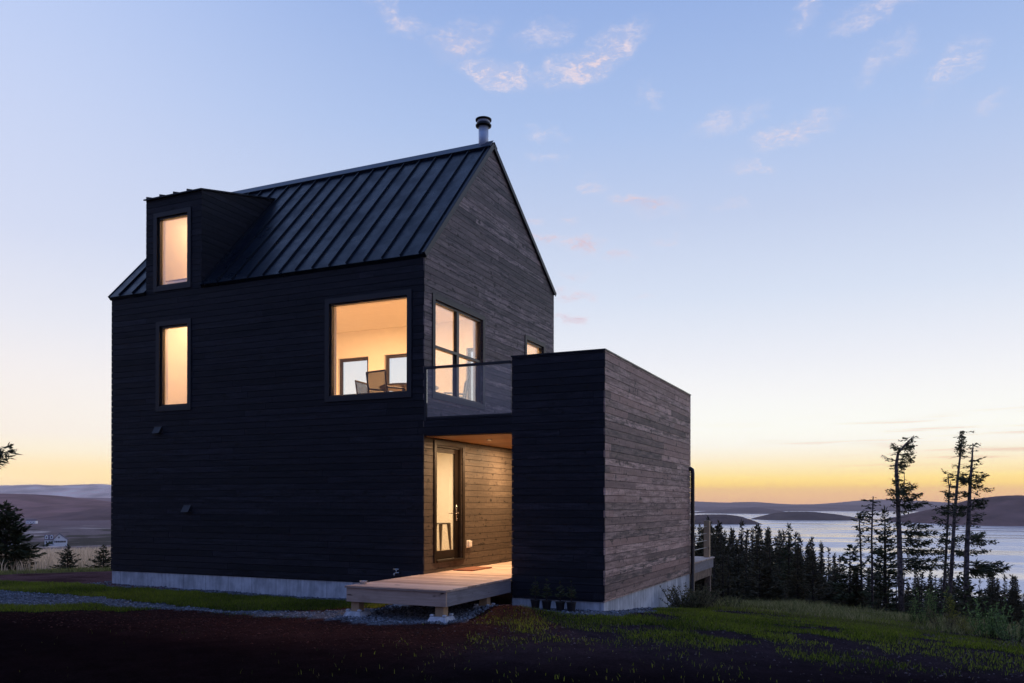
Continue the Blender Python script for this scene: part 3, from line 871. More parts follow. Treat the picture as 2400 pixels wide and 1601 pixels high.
# rooms: plaster linings with real openings
mb = MB()
zi0, zi1 = 3.3, 6.46
slab(mb, FRONT, -0.20, -0.1015, K(-7.72), K(-0.2), zi0, 6.30, [W_STAIR, W_BIG])
slab(mb, GABLE, -0.20, -0.1015, lambda z: max(.1, (z - ZE) / S1 + .06), K(6.16), zi0, zi1, [W_GAB, W_SML], [6.277])
slab(mb, PY(BD), -0.20, -0.1015, K(-7.72), K(-0.2), zi0, zi1, BW)
slab(mb, NX(XL), -0.20, -0.1015, lambda z: max(.1, (z - ZE) / S1 + .06), K(6.16), zi0, zi1, [], [6.277])
mb.build('interior_wall', M['white'], house); mb = MB()
slab(mb, PX(-4.9), -0.1, 0.0, K(0.31), K(1.2), zi0, zi1)
slab(mb, NY(1.2), -0.1, 0.0, K(-7.72), K(-4.9), zi0, zi1)
mb.build('interior_wall', M['white'], house); mb = MB()
slab(mb, FRONT, -0.20, -0.1015, K(X0D + .105), K(X1D - .105), 6.31, ZD1 - .05, [W_DORM])
zdc = ZD1 - .12
slab(mb, NX(-5.428), -0.03, 0.0, lambda z: max(0.2, (z - zdc) / SD), K(2.6), 6.505, 8.69, [], [zdc + .2 * SD])
slab(mb, PX(-6.782), -0.03, 0.0, lambda z: max(0.2, (z - zdc) / SD), K(2.6), 6.505, 8.69, [], [zdc + .2 * SD])
slab(mb, NY(2.6), -0.1, 0.0, K(-6.79), K(-5.42), 6.505, 8.7)
mb.build('interior_wall', M['white'], house); mb = MB()
slab(mb, GABLE, -0.20, -0.1015, K(0.2), K(4.2), 0.63, 2.95, [DOOR])
slab(mb, NY(4.2), -0.1, 0.0, K(-3.6), K(-0.2), 0.63, 2.95)
slab(mb, FRONT, -0.30, -0.20, K(-3.6), K(-0.2), 0.63, 2.95)
slab(mb, PX(-3.6), -0.1, 0.0, K(0.2), K(4.2), 0.63, 2.95)
mb.build("interior_wall", M["white"], house)
mb = MB()
mb.box(-7.72, -0.2, 0.30, 6.157, 6.461, 6.50)
mb.prism([(-7.72, .12, 6.301), (-.2, .12, 6.301), (-.2, .30, 6.461), (-7.72, .30, 6.461), (-7.72, .12, 6.33), (-.2, .12, 6.33), (-.2, .30, 6.50), (-7.72, .30, 6.50)])
mb.build("ceiling", M["ceil"], house); mb = MB(); mb.box(-3.6, -0.2, 0.3, 4.2, 2.951, 3.02); mb.build("ceiling", M["ceil"], house); mb = MB()
mb.prism([(-6.79, .2, ZD1 - .12), (-5.42, .2, ZD1 - .12), (-5.42, 2.6, ZD1 - .12 + 2.4 * SD), (-6.79, 2.6, ZD1 - .12 + 2.4 * SD),
          (-6.79, .2, ZD1 - .08), (-5.42, .2, ZD1 - .08), (-5.42, 2.6, ZD1 - .08 + 2.4 * SD), (-6.79, 2.6, ZD1 - .08 + 2.4 * SD)])
mb.build("ceiling", M["ceil"], house)
for bb in ((-7.72, -0.2, 0.2, 6.157, 3.15, 3.299), (-6.775, -5.435, 0.31, 2.6, 6.505, 6.53), (-3.6, -0.2, 0.3, 4.2, 0.55, 0.629)):
    mb = MB(); mb.box(*bb); mb.build("floor", M["oak"], house)
def window(Mf, h, casing=0.10, frame=0.045, depth=0.075, parts="plain", cas_bot=0.10, glass="glass"):
    u0, u1, z0, z1 = h
    wroot = MB()      # outer casing boards, a few mm proud of the cladding
    for a in ((u0 - casing, u0, z0 - cas_bot, z1 + casing), (u1, u1 + casing, z0 - cas_bot, z1 + casing), (u0, u1, z1, z1 + casing), (u0, u1, z0 - cas_bot, z0)):
        slab(wroot, Mf, 0.003, 0.020, K(a[0]), K(a[1]), a[2], a[3])
    w = wroot.build("window", M["trim"], house, bevel=0.002)
    fm = MB(); d0, d1 = -depth - 0.02, -0.025
    fr = [(u0, u0 + frame, z0, z1), (u1 - frame, u1, z0, z1), (u0 + frame, u1 - frame, z0, z0 + frame), (u0 + frame, u1 - frame, z1 - frame, z1)]
    if parts == "hung":
        um = u0 + (u1 - u0) * 0.485
        fr += [(um - .05, um + .05, z0 + frame, z1 - frame)]
        fr += [(u0 + frame, um - .05, 4.60, 4.655), (um + .05, u1 - frame, 4.60, 4.655)]
        slab(fm, Mf, -0.10, -0.06, K(um - .09), K(um - .05), z0 + frame, 4.60); slab(fm, Mf, -0.10, -0.06, K(um + .05), K(um + .09), z0 + frame, 4.60)
        slab(fm, Mf, -0.10, -0.06, K(u1 - frame - .05), K(u1 - frame), z0 + frame, 4.60)
    for a in fr: slab(fm, Mf, d0, d1, K(a[0]), K(a[1]), a[2], a[3])
    slab(fm, Mf, -0.03, 0.012, K(u0 + .001), K(u1 - .001), z0 - .003, z0 + .014)
    fm.build("frame", M["frame"], w, bevel=0.003)
    g = MB(); slab(g, Mf, -depth + .004, -depth + .010, K(u0 + frame - .005), K(u1 - frame + .005), z0 + frame - .005, z1 - frame + .005)
    g.build("pane", M[glass], w)
    rv = MB()
    for a in ((u0, u0 + .012, z0, z1), (u1 - .012, u1, z0, z1), (u0 + .012, u1 - .012, z0, z0 + .012), (u0 + .012, u1 - .012, z1 - .012, z1)):
        slab(rv, Mf, -0.205, -0.102, K(a[0]), K(a[1]), a[2], a[3])
    rv.build("reveal", M["white"], w)
    return w


window(FRONT, W_DORM); window(FRONT, W_STAIR); window(FRONT, W_BIG, frame=0.03, depth=0.085)
window(GABLE, W_GAB, parts="hung"); window(GABLE, W_SML)
for q in BW:     # far windows with dark inner sashes, seen through the big window
    wb = window(PY(BD), q, parts="plain", frame=0.06); mb = MB()
    u0, u1, z0, z1 = q
    for a in ((u0 - .0, u0 + .10, z0, z1), (u1 - .1, u1, z0, z1), (u0 + .1, u1 - .1, z1 - .10, z1), (u0 + .1, u1 - .1, z0, z0 + .10)):
        slab(mb, PY(BD), -0.13, -0.104, K(a[0]), K(a[1]), a[2], a[3])
    mb.build("inner_sash", M["frame"], wb)

# door
u0, u1, z0, z1 = DOOR
dm = MB()
for a in ((u0 - .09, u0, z0 - .03, z1 + .09), (u1, u1 + .09, z0 - .03, z1 + .09), (u0, u1, z1, z1 + .09)):
    slab(dm, GABLE, 0.003, 0.022, K(a[0]), K(a[1]), a[2], a[3])
slab(dm, GABLE, -0.10, 0.035, K(u0), K(u1), z0 - .03, z0 + .01)
slab(dm, GABLE, -0.16, -0.02, K(u0), K(u0 + .035), z0 + .01, z1); slab(dm, GABLE, -0.16, -0.02, K(u1 - .035), K(u1), z0 + .01, z1); slab(dm, GABLE, -0.16, -0.02, K(u0 + .035), K(u1 - .035), z1 - .035, z1)
door = dm.build("door", M["doorframe"], house, bevel=0.003)
lf = MB(); a0, a1 = u0 + .038, u1 - .038
slab(lf, GABLE, -0.115, -0.070, K(a0), K(a0 + .11), z0 + .015, z1 - .038); slab(lf, GABLE, -0.115, -0.070, K(a1 - .11), K(a1), z0 + .015, z1 - .038)
slab(lf, GABLE, -0.115, -0.070, K(a0 + .11), K(a1 - .11), z0 + .015, 0.815); slab(lf, GABLE, -0.115, -0.070, K(a0 + .11), K(a1 - .11), 2.675, z1 - .038)
leaf = lf.build("door_leaf", M["doorframe"], door, bevel=0.003)
g = MB(); slab(g, GABLE, -0.095, -0.089, K(a0 + .105), K(a1 - .105), 0.81, 2.68); g.build("pane", M["glass"], door)
hd = MB(); hy = a1 - .055
hd.tube([(-.07, hy, 1.52), (-.02, hy, 1.52)], .013); hd.tube([(-.022, hy, 1.52), (-.02, hy - .06, 1.522), (-.02, hy - .12, 1.515)], .009)
hd.tube([(-.07, hy, 1.64), (-.05, hy, 1.64)], .022); hd.tube([(-.07, hy, 1.40), (-.05, hy, 1.40)], .018)
hd.box(-.071, -.064, hy - .02, hy + .02, 1.36, 1.68); hd.tube([(-.12, hy, 1.52), (-.17, hy, 1.52), (-.17, hy - .12, 1.515)], .009)
hd.build("handle", M["chrome"], door, smooth=True)

# foundation
mb = MB()
mb.box(XL + .02, 0.02, 0.015, BD - .02, -1.2, ZC - .004); mb.build('foundation', M['concrete'], house); mb = MB(); mb.box(XA + .0, XB - .02, 0.02, BD - .02, -1.4, ZCB - .004)
mb.box(0.021, XA - .001, 2.5, BD - .02, -1.2, ZCB - .006)
mb.build("foundation", M["concrete"], house)
for yy, zz in ((4.6, -.17), (5.1, -.13), (5.9, -.10)):
    mb = MB(); mb.box(XB - .022, XB - .010, yy, yy + .06, zz, zz + .02); mb.build("form_tie", M["blackmetal"], house)

# porch ceiling, terrace floor, parapet cap
mb = MB()
for k in range(12):
    mb.box(0.0, XA, 0.101 + k * .37, 0.101 + k * .37 + .367, 2.922, 2.938)
mb.build("soffit", M["soffit"], house)
mb = MB(); mb.box(0.0, XB - .11, 0.11, BD - .11, 3.14, ZB - .03); mb.box(0.0, XA + .1, .11, 4.6, 2.945, 2.99); mb.build("terrace_slab", M["sheath"], house)
mb = MB()
for k in range(42):
    y0 = 0.125 + k * .146
    mb.box(0.01, XB - .27, y0, y0 + .14, ZB - .028, ZB)
mb.build("terrace_floor", M["rim"], house)
mb = MB(); clad(mb, NX(XB - .25), K(.12), K(BD - .25), ZB, ZT - .02, seed=51); clad(mb, PY(0.25), K(XA + .0), K(XB - .25), ZB, ZT - .02, seed=52); clad(mb, NY(BD - .25), K(0.0), K(XB - .25), ZB, ZT - .02, seed=53)
clad(mb, NX(XA), K(0.03), K(0.25), ZB, ZT - .02, seed=54)
mb.build("parapet_lining", M["clad"], house)
mb = MB()
mb.box(XB - .27, XB + .012, -.012, BD + .012, ZT - .018, ZT + .006); mb.box(XA - .02, XB - .271, -.012, .27, ZT - .018, ZT + .006); mb.box(0.0, XB - .271, BD - .27, BD + .012, ZT - .018, ZT + .006)
mb.build("parapet_cap", M["roof"], house)

# glass balustrade over the porch opening
rl = MB(); rl.box(-.0, XA - .022, -.012, .045, 4.135, 4.178); rl.box(0.006, 0.05, -.008, .042, 3.2, 4.135); rl.box(0.05, XA - .022, 0.004, .034, ZB - .018, ZB + .012)
rail = rl.build("balustrade", M["trim"], house, bevel=.002)
g = MB(); g.box(0.052, XA - .03, 0.013, 0.023, ZB + .012, 4.134); g.build("pane", M["railglass"], rail)

# roof
t = Vector((0, YR, ZR - ZE)).normalized(); nrm = Vector((0, -(ZR - ZE), YR)).normalized()
t2 = Vector((0, -(BD - YR), ZR - ZE2)).normalized(); nrm2 = Vector((0, ZR - ZE2, BD - YR)).normalized()
L1 = math.hypot(YR, ZR - ZE); L2 = math.hypot(BD - YR, ZR - ZE2)
XR0, XR1 = XL - .03, 0.035


def slope_box(mb, x0, x1, s0, s1, h0, h1, side=1):
    tt, nn, e0 = (t, nrm, Vector((0, 0, ZE))) if side == 1 else (t2, nrm2, Vector((0, BD, ZE2)))
    c_ = []
    for h in (h0, h1):
        for x, s in ((x0, s0), (x1, s0), (x1, s1), (x0, s1)):
            p = e0 + tt * s + nn * h; c_.append((x, p.y, p.z))
    mb.prism(c_)


sd_ = L1 * (2.26 / YR)
mb = MB()
slope_box(mb, XR0, X0D, -.04, L1, 0.0, .035); slope_box(mb, X1D, XR1, -.04, L1, 0.0, .035); slope_box(mb, X0D, X1D, sd_, L1, 0.0, .035)
slope_box(mb, XR0, XR1, -.04, L2, 0.0, .035, 2)
roof = mb.build("roof", M["roof"], house)
sm = MB(); xs = [-.075 - .397 * k for k in range(20)]
for x in xs:
    if x < XR0 + .05: continue
    s0 = sd_ + .02 if X0D - .02 < x < X1D + .02 else -.042
    slope_box(sm, x - .007, x + .007, s0, L1 - .05, .035, .075); slope_box(sm, x - .007, x + .007, -.042, L2 - .05, .035, .072, 2)
sm.build("standing_seam", M["roof"], roof)
cp = MB(); slope_box(cp, XR0 - .01, XR1 + .01, L1 - .17, L1 + .045, .078, .088); slope_box(cp, XR0 - .01, XR1 + .01, L2 - .15, L2 + .02, .076, .086, 2)
slope_box(cp, XR0 - .01, XR1 + .01, L1 - .175, L1 - .165, .035, .088)
cp.build("ridge_cap", M["cap"], roof)
rk = MB()
for x0, x1 in ((XR1 + .0005, XR1 + .014), (XR0 - .014, XR0 - .0005)):
    slope_box(rk, x0, x1, -.045, L1 + .0, -.045, .052); slope_box(rk, x0, x1, -.045, L2 + .0, -.045, .052, 2)
    rk.build("rake_trim", M["trim"], roof); rk = MB()
slope_box(rk, XR1 - .05, XR1 + .0, -.045, L1 - .18, .0352, .056); slope_box(rk, XR1 - .05, XR1 + .0, -.045, L2 - .16, .0352, .056, 2)
rk.build("rake_trim", M["trim"], roof)
fs = MB(); slope_box(fs, X1D + .012, XR1, -.055, -.043, -.05, .034); slope_box(fs, XR0, X0D - .012, -.055, -.043, -.05, .034)
fs.build("eave_trim", M["roof"], roof)
# dormer roof
dm_ = MB(); y1 = 2.32
zz = lambda y: ZD1 + SD * y
dm_.prism([(X0D - .03, -.05, zz(-.05)), (X1D + .03, -.05, zz(-.05)), (X1D + .03, y1, zz(y1)), (X0D - .03, y1, zz(y1)),
           (X0D - .03, -.05, zz(-.05) + .028), (X1D + .03, -.05, zz(-.05) + .028), (X1D + .03, y1, zz(y1) + .028), (X0D - .03, y1, zz(y1) + .028)])
dr_ = dm_.build("dormer_roof", M["roof"], house)
sm = MB()
for x in (-6.83, -6.45, -6.06, -5.68):
    sm.prism([(x - .007, -.052, zz(-.052) + .028), (x + .007, -.052, zz(-.052) + .028), (x + .007, y1, zz(y1) + .028), (x - .007, y1, zz(y1) + .028),
              (x - .007, -.052, zz(-.052) + .07), (x + .007, -.052, zz(-.052) + .07), (x + .007, y1, zz(y1) + .07), (x - .007, y1, zz(y1) + .07)])
sm.build("standing_seam", M["roof"], dr_)

# flue
cx_, cy_ = -.205, YR
fl = MB(); fl.lathe((cx_, cy_), [(.105, ZR - .1), (.105, 9.73)], 28)
flue = fl.build("chimney_flue", M["steel"], house, smooth=True)
c2 = MB(); c2.lathe((cx_, cy_), [(.115, 9.705), (.165, 9.715), (.17, 9.745), (.145, 9.775), (.12, 9.785)], 28)
c2.build("storm_collar", M["darksteel"], flue, smooth=True)
c3 = MB(); c3.lathe((cx_, cy_), [(.13, 9.785), (.135, 9.85)], 28); c3.build("cap_band", M["steel"], flue, smooth=True)
c4 = MB(); c4.lathe((cx_, cy_), [(.135, 9.838), (.17, 9.842), (.172, 9.868), (.13, 9.888), (.03, 9.895)], 28); c4.build("rain_cap", M["darksteel"], flue, smooth=True)

# wall vents, hose tap, outlet, downspout, downlight
for vx, vz in ((-6.51, 3.19), (-5.68, 1.525)):
    mb = MB(); mb.prism([(vx - .1, .0, vz), (vx + .1, .0, vz), (vx + .1, -.10, vz), (vx - .1, -.10, vz), (vx - .1, .0, vz + .14), (vx + .1, .0, vz + .14), (vx + .1, -.015, vz + .14), (vx - .1, -.015, vz + .14)])
    mb.box(vx - .115, vx + .115, -.006, 0, vz - .02, vz + .16)
    mb.build("vent_hood", M["trim"], house, bevel=.002)
mb = MB(); mb.tube([(-.55, .0, .44), (-.55, -.10, .44)], .016); mb.tube([(-.55, -.05, .44), (-.55, -.05, .50)], .010); mb.tube([(-.61, -.05, .505), (-.49, -.05, .505)], .014)
mb.tube([(-.55, -.10, .445), (-.55, -.13, .40)], .016); mb.tube([(-.55, -.10, .44), (-.45, -.11, .45)], .014)
mb.build("hose_tap", M["chrome"], house, smooth=True)
mb = MB(); mb.box(.0, .012, 1.66, 1.82, .83, .98); mb.box(.012, .06, 1.68, 1.80, .85, .965)
mb.build("outlet_cover", M["plastic"], house, bevel=.008)
mb = MB()
mb.tube([(XB - .02, 6.24, 2.50), (XB + .03, 6.24, 2.53), (XB + .065, 6.24, 2.50), (XB + .075, 6.24, 2.42), (XB + .075, 6.24, 1.0), (XB + .075, 6.24, -.34), (XB + .085, 6.20, -.43), (XB + .12, 6.14, -.48), (XB + .64, 5.56, -.535)], .045, 14)
mb.build("downspout", M["blackmetal"], house, smooth=True)
for lx, ly in ((.75, 1.16), (.75, 3.1)):
    mb = MB(); mb.lathe((lx, ly), [(.05, 2.9215), (.055, 2.912), (.04, 2.912), (.038, 2.9212)], 20)
    dl = mb.build("downlight", M["frame"], house)
    mb = MB(); mb.lathe((lx, ly), [(.036, 2.914), (.030, 2.9205)], 16); mb.build("lamp_disc", M["glow"], dl)


def lamp(name, loc, size, power, color=(1.0, 0.585, 0.28), rot=(0, 0, 0), shape="SQUARE", spread=math.pi):
    ld = bpy.data.lights.new(name, "AREA"); ld.shape = shape; ld.size = size; ld.energy = power; ld.color = color; ld.spread = spread
    o = bpy.data.objects.new(name, ld); COL.objects.link(o); o.location = loc; o.rotation_euler = rot; o.parent = house
    return o


lamp("ceiling_lamp", (-1.9, 3.3, 6.44), 1.0, 175)
lamp("ceiling_lamp", (-4.9, 3.6, 6.44), 1.0, 165)
lamp("stair_lamp", (-6.2, .72, 6.44), 0.4, 80)
lamp("loft_lamp", (-6.1, 1.3, 8.22), 0.25, 33)
lamp("hall_lamp", (-1.6, 2.6, 2.94), 0.5, 88, (1.0, .72, .42))
lamp("porch_lamp", (.75, 1.16, 2.905), 0.08, 85, (1.0, .62, .33), shape="DISK")
lamp("porch_lamp", (.75, 3.1, 2.905), 0.08, 120, (1.0, .62, .33), shape="DISK")

# ------------------------------------------------------------------ entry deck
deck = thing("entry_deck", "low pale timber entry platform leading into the lit porch", "deck", (0.85, -2.34, 0))
mb = MB()
y = -2.36
while y < 4.46:
    mb.box(-.03 if y < -.15 else .004, XA + .015 if y < -.15 else XA - .003, y, y + .134, ZD - .030, ZD); y += .1415
mb.build("deck_boards", M["deck"], deck)
mb = MB(); mb.box(-.015, XA, -2.335, -2.295, .185, ZD - .031); mb.build("rim_joist", M["rim"], deck, "knotty pale board across the front of the platform", bevel=.003)
mb = MB(); mb.box(XA - .04, XA - .0005, -2.294, -.03, .185, ZD - .031); mb.build("rim_joist", M["rimside"], deck, "grey board along the right side of the platform", bevel=.003)
mb = MB(); mb.box(-.015, .025, -2.294, -.03, .185, ZD - .031); mb.build("rim_joist", M["rimside"], deck, bevel=.003)
for k in range(3):
    mb = MB(); mb.box(.42 + k * .43, .46 + k * .43, -2.29, -.05, .20, ZD - .032); mb.build("joist", M["rimside"], deck)
for fx, fy in ((.10, -2.20), (1.60, -2.20), (.10, -.75), (1.60, -.75)):
    mb = MB(); mb.box(fx - .07, fx + .07, fy - .07, fy + .07, -.02, .186); mb.build("post", M["post"], deck)
    mb = MB(); gz_ = float(ground_h(fx, fy)) - .06
    mb.prism([(fx - .20, fy - .20, gz_), (fx + .20, fy - .20, gz_), (fx + .20, fy + .20, gz_), (fx - .20, fy + .20, gz_), (fx - .13, fy - .13, .03), (fx + .13, fy - .13, .03), (fx + .13, fy + .13, .03), (fx - .13, fy + .13, .03)])
    for sx_, sy_ in ((1, 1), (1, -1), (-1, 1), (-1, -1)):
        mb.box(fx + sx_ * .105 - .028, fx + sx_ * .105 + .028, fy + sy_ * .105 - .028, fy + sy_ * .105 + .028, .028, .065)
    mb.build("footing_block", M["concrete"], deck, bevel=.012)
mat_ = MB(); mat_.box(-.0, .42, 0, .86, 0, .022)
mo = mat_.build("doormat", M["coir"], None, bevel=.004); mo.location = (.06, .98, ZD + .001)
tag(mo, "striped reddish doormat lying on the platform before the glazed door", "doormat")
mb = MB(); mb.v = []; mb.lathe((0, 0), [(.035, 0), (.05, .004), (.062, .045), (.066, .048), (.058, .046), (.045, .010)], 20)
do_ = mb.build("dish", M["porcelain"], None, smooth=True); do_.location = (.07, -2.0, ZD + .001); tag(do_, "small pale dish left at the left edge of the timber platform", "dish")

# ------------------------------------------------------------------ rear deck beside the wing
rd = thing("rear_deck", "raised timber deck with cable railing behind the brown wall, above the slope", "deck", (3.0, 7.6, 0))
mb = MB()
for k in range(18): mb.box(-1.5, XB + .05, 6.40 + k * .143, 6.40 + k * .143 + .138, .305, .335)
mb.build("deck_boards", M["deck"], rd)
mb = MB(); mb.box(XB - .02, XB + .02, 6.40, 8.95, .07, .304); mb.build("rim_joist", M["rimside"], rd)
mb = MB(); mb.box(XB - .13, XB - .0, 6.6, 8.85, -.13, .069); mb.build("beam", M["cedar"], rd)
mb = MB(); mb.box(XB - .14, XB, 8.62, 8.76, -1.4, -.131); mb.build("post", M["cedar"], rd, "dark post under the deck")
mb = MB(); mb.box(XB - .16, XB - .02, 8.62, 8.76, .336, 1.28); mb.build("railing_post", M["post"], rd, "pale square railing post")
for zc in (1.13, .95, .77, .59):
    mb = MB(); mb.tube([(XB - .09, 6.36, zc), (XB - .09, 8.62, zc)], .007, 6); mb.build("railing_cable", M["cable"], rd)

# ------------------------------------------------------------------ furniture behind the glass
tb = thing("dining_table", "round dark dining table seen through the large corner window", "table", (-1.18, 1.42, 3.3))
mb = MB(); mb.lathe((-1.18, 1.42), [(.57, 4.03), (.60, 4.035), (.60, 4.055), (.59, 4.062)], 40); mb.build("tabletop", M["darkwood"], tb)
for k in range(4):
    a = math.pi / 4 + k * math.pi / 2; c_, s_ = math.cos(a), math.sin(a)
    mb = MB(); mb.tube([(-1.18 + .10 * c_, 1.42 + .10 * s_, 4.02), (-1.18 + .40 * c_, 1.42 + .40 * s_, 3.30)], [.035, .022], 8); mb.build("leg", M["darkwood"], tb)


def armchair(label, x, y, rz):
    r = thing("dining_chair", label, "chair", (x, y, 3.3), "dining chairs upstairs", rz)

    def part(name, mb, mat):   # local coordinates, chair faces +x
        me = bpy.data.meshes.new(name); me.from_pydata(mb.v, [], mb.f)
        a = me.attributes.new("tone", "FLOAT_COLOR", "FACE"); a.data.foreach_set("color", np.array([(*t_, 1.0) for t_ in mb.t], dtype=np.float32).ravel())
        bm = bmesh.new(); bm.from_mesh(me); bmesh.ops.recalc_face_normals(bm, faces=bm.faces); bm.to_mesh(me); bm.free()
        me.materials.append(mat); o = bpy.data.objects.new(name, me); COL.objects.link(o); o.parent = r
    for sy in (-1, 1):
        q = sy * .25
        m1 = MB(); m1.tube([(-.20, q, 0), (-.19, q, .42), (-.27, q, .93)], .016, 8); part("leg", m1, M["chairframe"])
        m1 = MB(); m1.tube([(.22, q, 0), (.23, q, .62)], .016, 8); part("leg", m1, M["chairframe"])
        m1 = MB(); m1.tube([(-.215, q, .62), (.23, q, .64)], .018, 8); part("armrest", m1, M["chairframe"])
    m1 = MB(); m1.box(-.22, .23, -.24, .24, .415, .435); part("seat", m1, M["sling"])
    m1 = MB(); m1.tube([(-.27, -.25, .93), (-.27, .25, .93)], .018, 8); part("back_frame", m1, M["chairframe"])
    m1 = MB(); m1.tube([(-.205, -.25, .50), (-.205, .25, .50)], .014, 8); part("back_frame", m1, M["chairframe"])
    m1 = MB(); m1.prism([(-.206, -.24, .50), (-.206, .24, .50), (-.200, .24, .50), (-.200, -.24, .50), (-.272, -.24, .92), (-.272, .24, .92), (-.266, .24, .92), (-.266, -.24, .92)]); part("backrest", m1, M["sling"])
    return r


m = bpy.data.materials.new("mesh_sling"); m.use_nodes = True; t_ = m.node_tree; t_.nodes.clear()
tr = t_.nodes.new("ShaderNodeBsdfTransparent"); df = t_.nodes.new("ShaderNodeBsdfDiffuse"); df.inputs[0].default_value = (.05, .04, .032, 1)
mx = t_.nodes.new("ShaderNodeMixShader"); mx.inputs[0].default_value = .56; oo = t_.nodes.new("ShaderNodeOutputMaterial")
t_.links.new(tr.outputs[0], mx.inputs[1]); t_.links.new(df.outputs[0], mx.inputs[2]); t_.links.new(mx.outputs[0], oo.inputs[0])
M["sling"] = m
armchair("sling back chair nearest the big window glass, its back towards us", -1.22, .62, math.radians(78))
armchair("armchair in profile left of the round table upstairs", -2.10, 1.50, math.radians(5))
armchair("armchair right of the round table, seen low in the double window", -.48, 2.02, math.radians(215))
sx0, sy0 = place(1036, 17.75)
ht = thing("stool", "dark stool on tapered splayed legs inside the glazed door", "stool", (sx0, sy0, .63))
mb = MB(); mb.lathe((sx0, sy0), [(.17, 1.275), (.19, 1.285), (.19, 1.300), (.18, 1.306)], 28); mb.build("seat", M["darkwood"], ht)
for du, dw, sp in ((-.02, -.06, .0), (.145, -.02, .05), (-.14, .05, -.05)):
    lx, ly = sx0 + RH[0] * du + FH[0] * dw, sy0 + RH[1] * du + FH[1] * dw
    ex, ey = lx + RH[0] * sp, ly + RH[1] * sp
    c4 = lambda x, y, r, q, z: [(x - RH[0] * r - FH[0] * q, y - RH[1] * r - FH[1] * q, z), (x + RH[0] * r - FH[0] * q, y + RH[1] * r - FH[1] * q, z), (x + RH[0] * r + FH[0] * q, y + RH[1] * r + FH[1] * q, z), (x - RH[0] * r + FH[0] * q, y - RH[1] * r + FH[1] * q, z)]
    mb = MB(); mb.prism(c4(ex, ey, .014, .012, .63) + c4(lx, ly, .040, .025, 1.274)); mb.build("leg", M["darkwood"], ht)


# ------------------------------------------------------------------ trees
def kite(P, D, L, Wd, rs, up=None):
    """thin needle sprays: P start, D unit direction, L length, Wd width -> verts, tris"""
    n = len(P)
    R = rs.normal(size=(n, 3)); S = np.cross(D, R); S /= np.linalg.norm(S, axis=1)[:, None] + 1e-9
    m_ = P + D * (L * 0.45)[:, None]
    V = np.stack([P, m_ + S * (Wd / 2)[:, None], P + D * L[:, None], m_ - S * (Wd / 2)[:, None]], 1).reshape(-1, 3)
    b0 = np.arange(n)[:, None] * 4
    return V, b0 + np.array([[0, 1, 2, 3]])


def branch_sprays(rs, p0, dirv, length, dens, tw=0.35, droop=0.15, lift=0.1, w=0.05, dropout=0.0):
    """one bough: sprays along a curved axis; returns arrays and its axis points"""
    k = max(4, int(length * dens))
    s = np.sort(rs.uniform(0.12 if length > .3 else 0, 1, k))
    dv = np.array(dirv, float); dv /= np.linalg.norm(dv)
    ax = lambda q: np.array(p0) + dv * (q * length)[:, None] + np.stack([np.zeros_like(q), np.zeros_like(q), -droop * length * q + lift * length * q ** 2.2], 1)
    P = ax(s)
    side = np.cross(dv, [0, 0, 1.0]); side /= np.linalg.norm(side) + 1e-9
    sg = np.where(rs.random(k) < .5, -1, 1)[:, None]
    D = dv[None] * rs.uniform(.5, 1.1, (k, 1)) + side[None] * sg * rs.uniform(.2, 1.0, (k, 1)) + np.array([[0, 0, 1]]) * rs.normal(-.05, .22, (k, 1))
    D /= np.linalg.norm(D, axis=1)[:, None]
    L = tw * length * (1.05 - s * .75) * rs.uniform(.6, 1.2, k) + w * 1.5
    return P, D, L, np.full(k, w) * rs.uniform(.7, 1.4, k), ax(np.linspace(0, 1, 5))


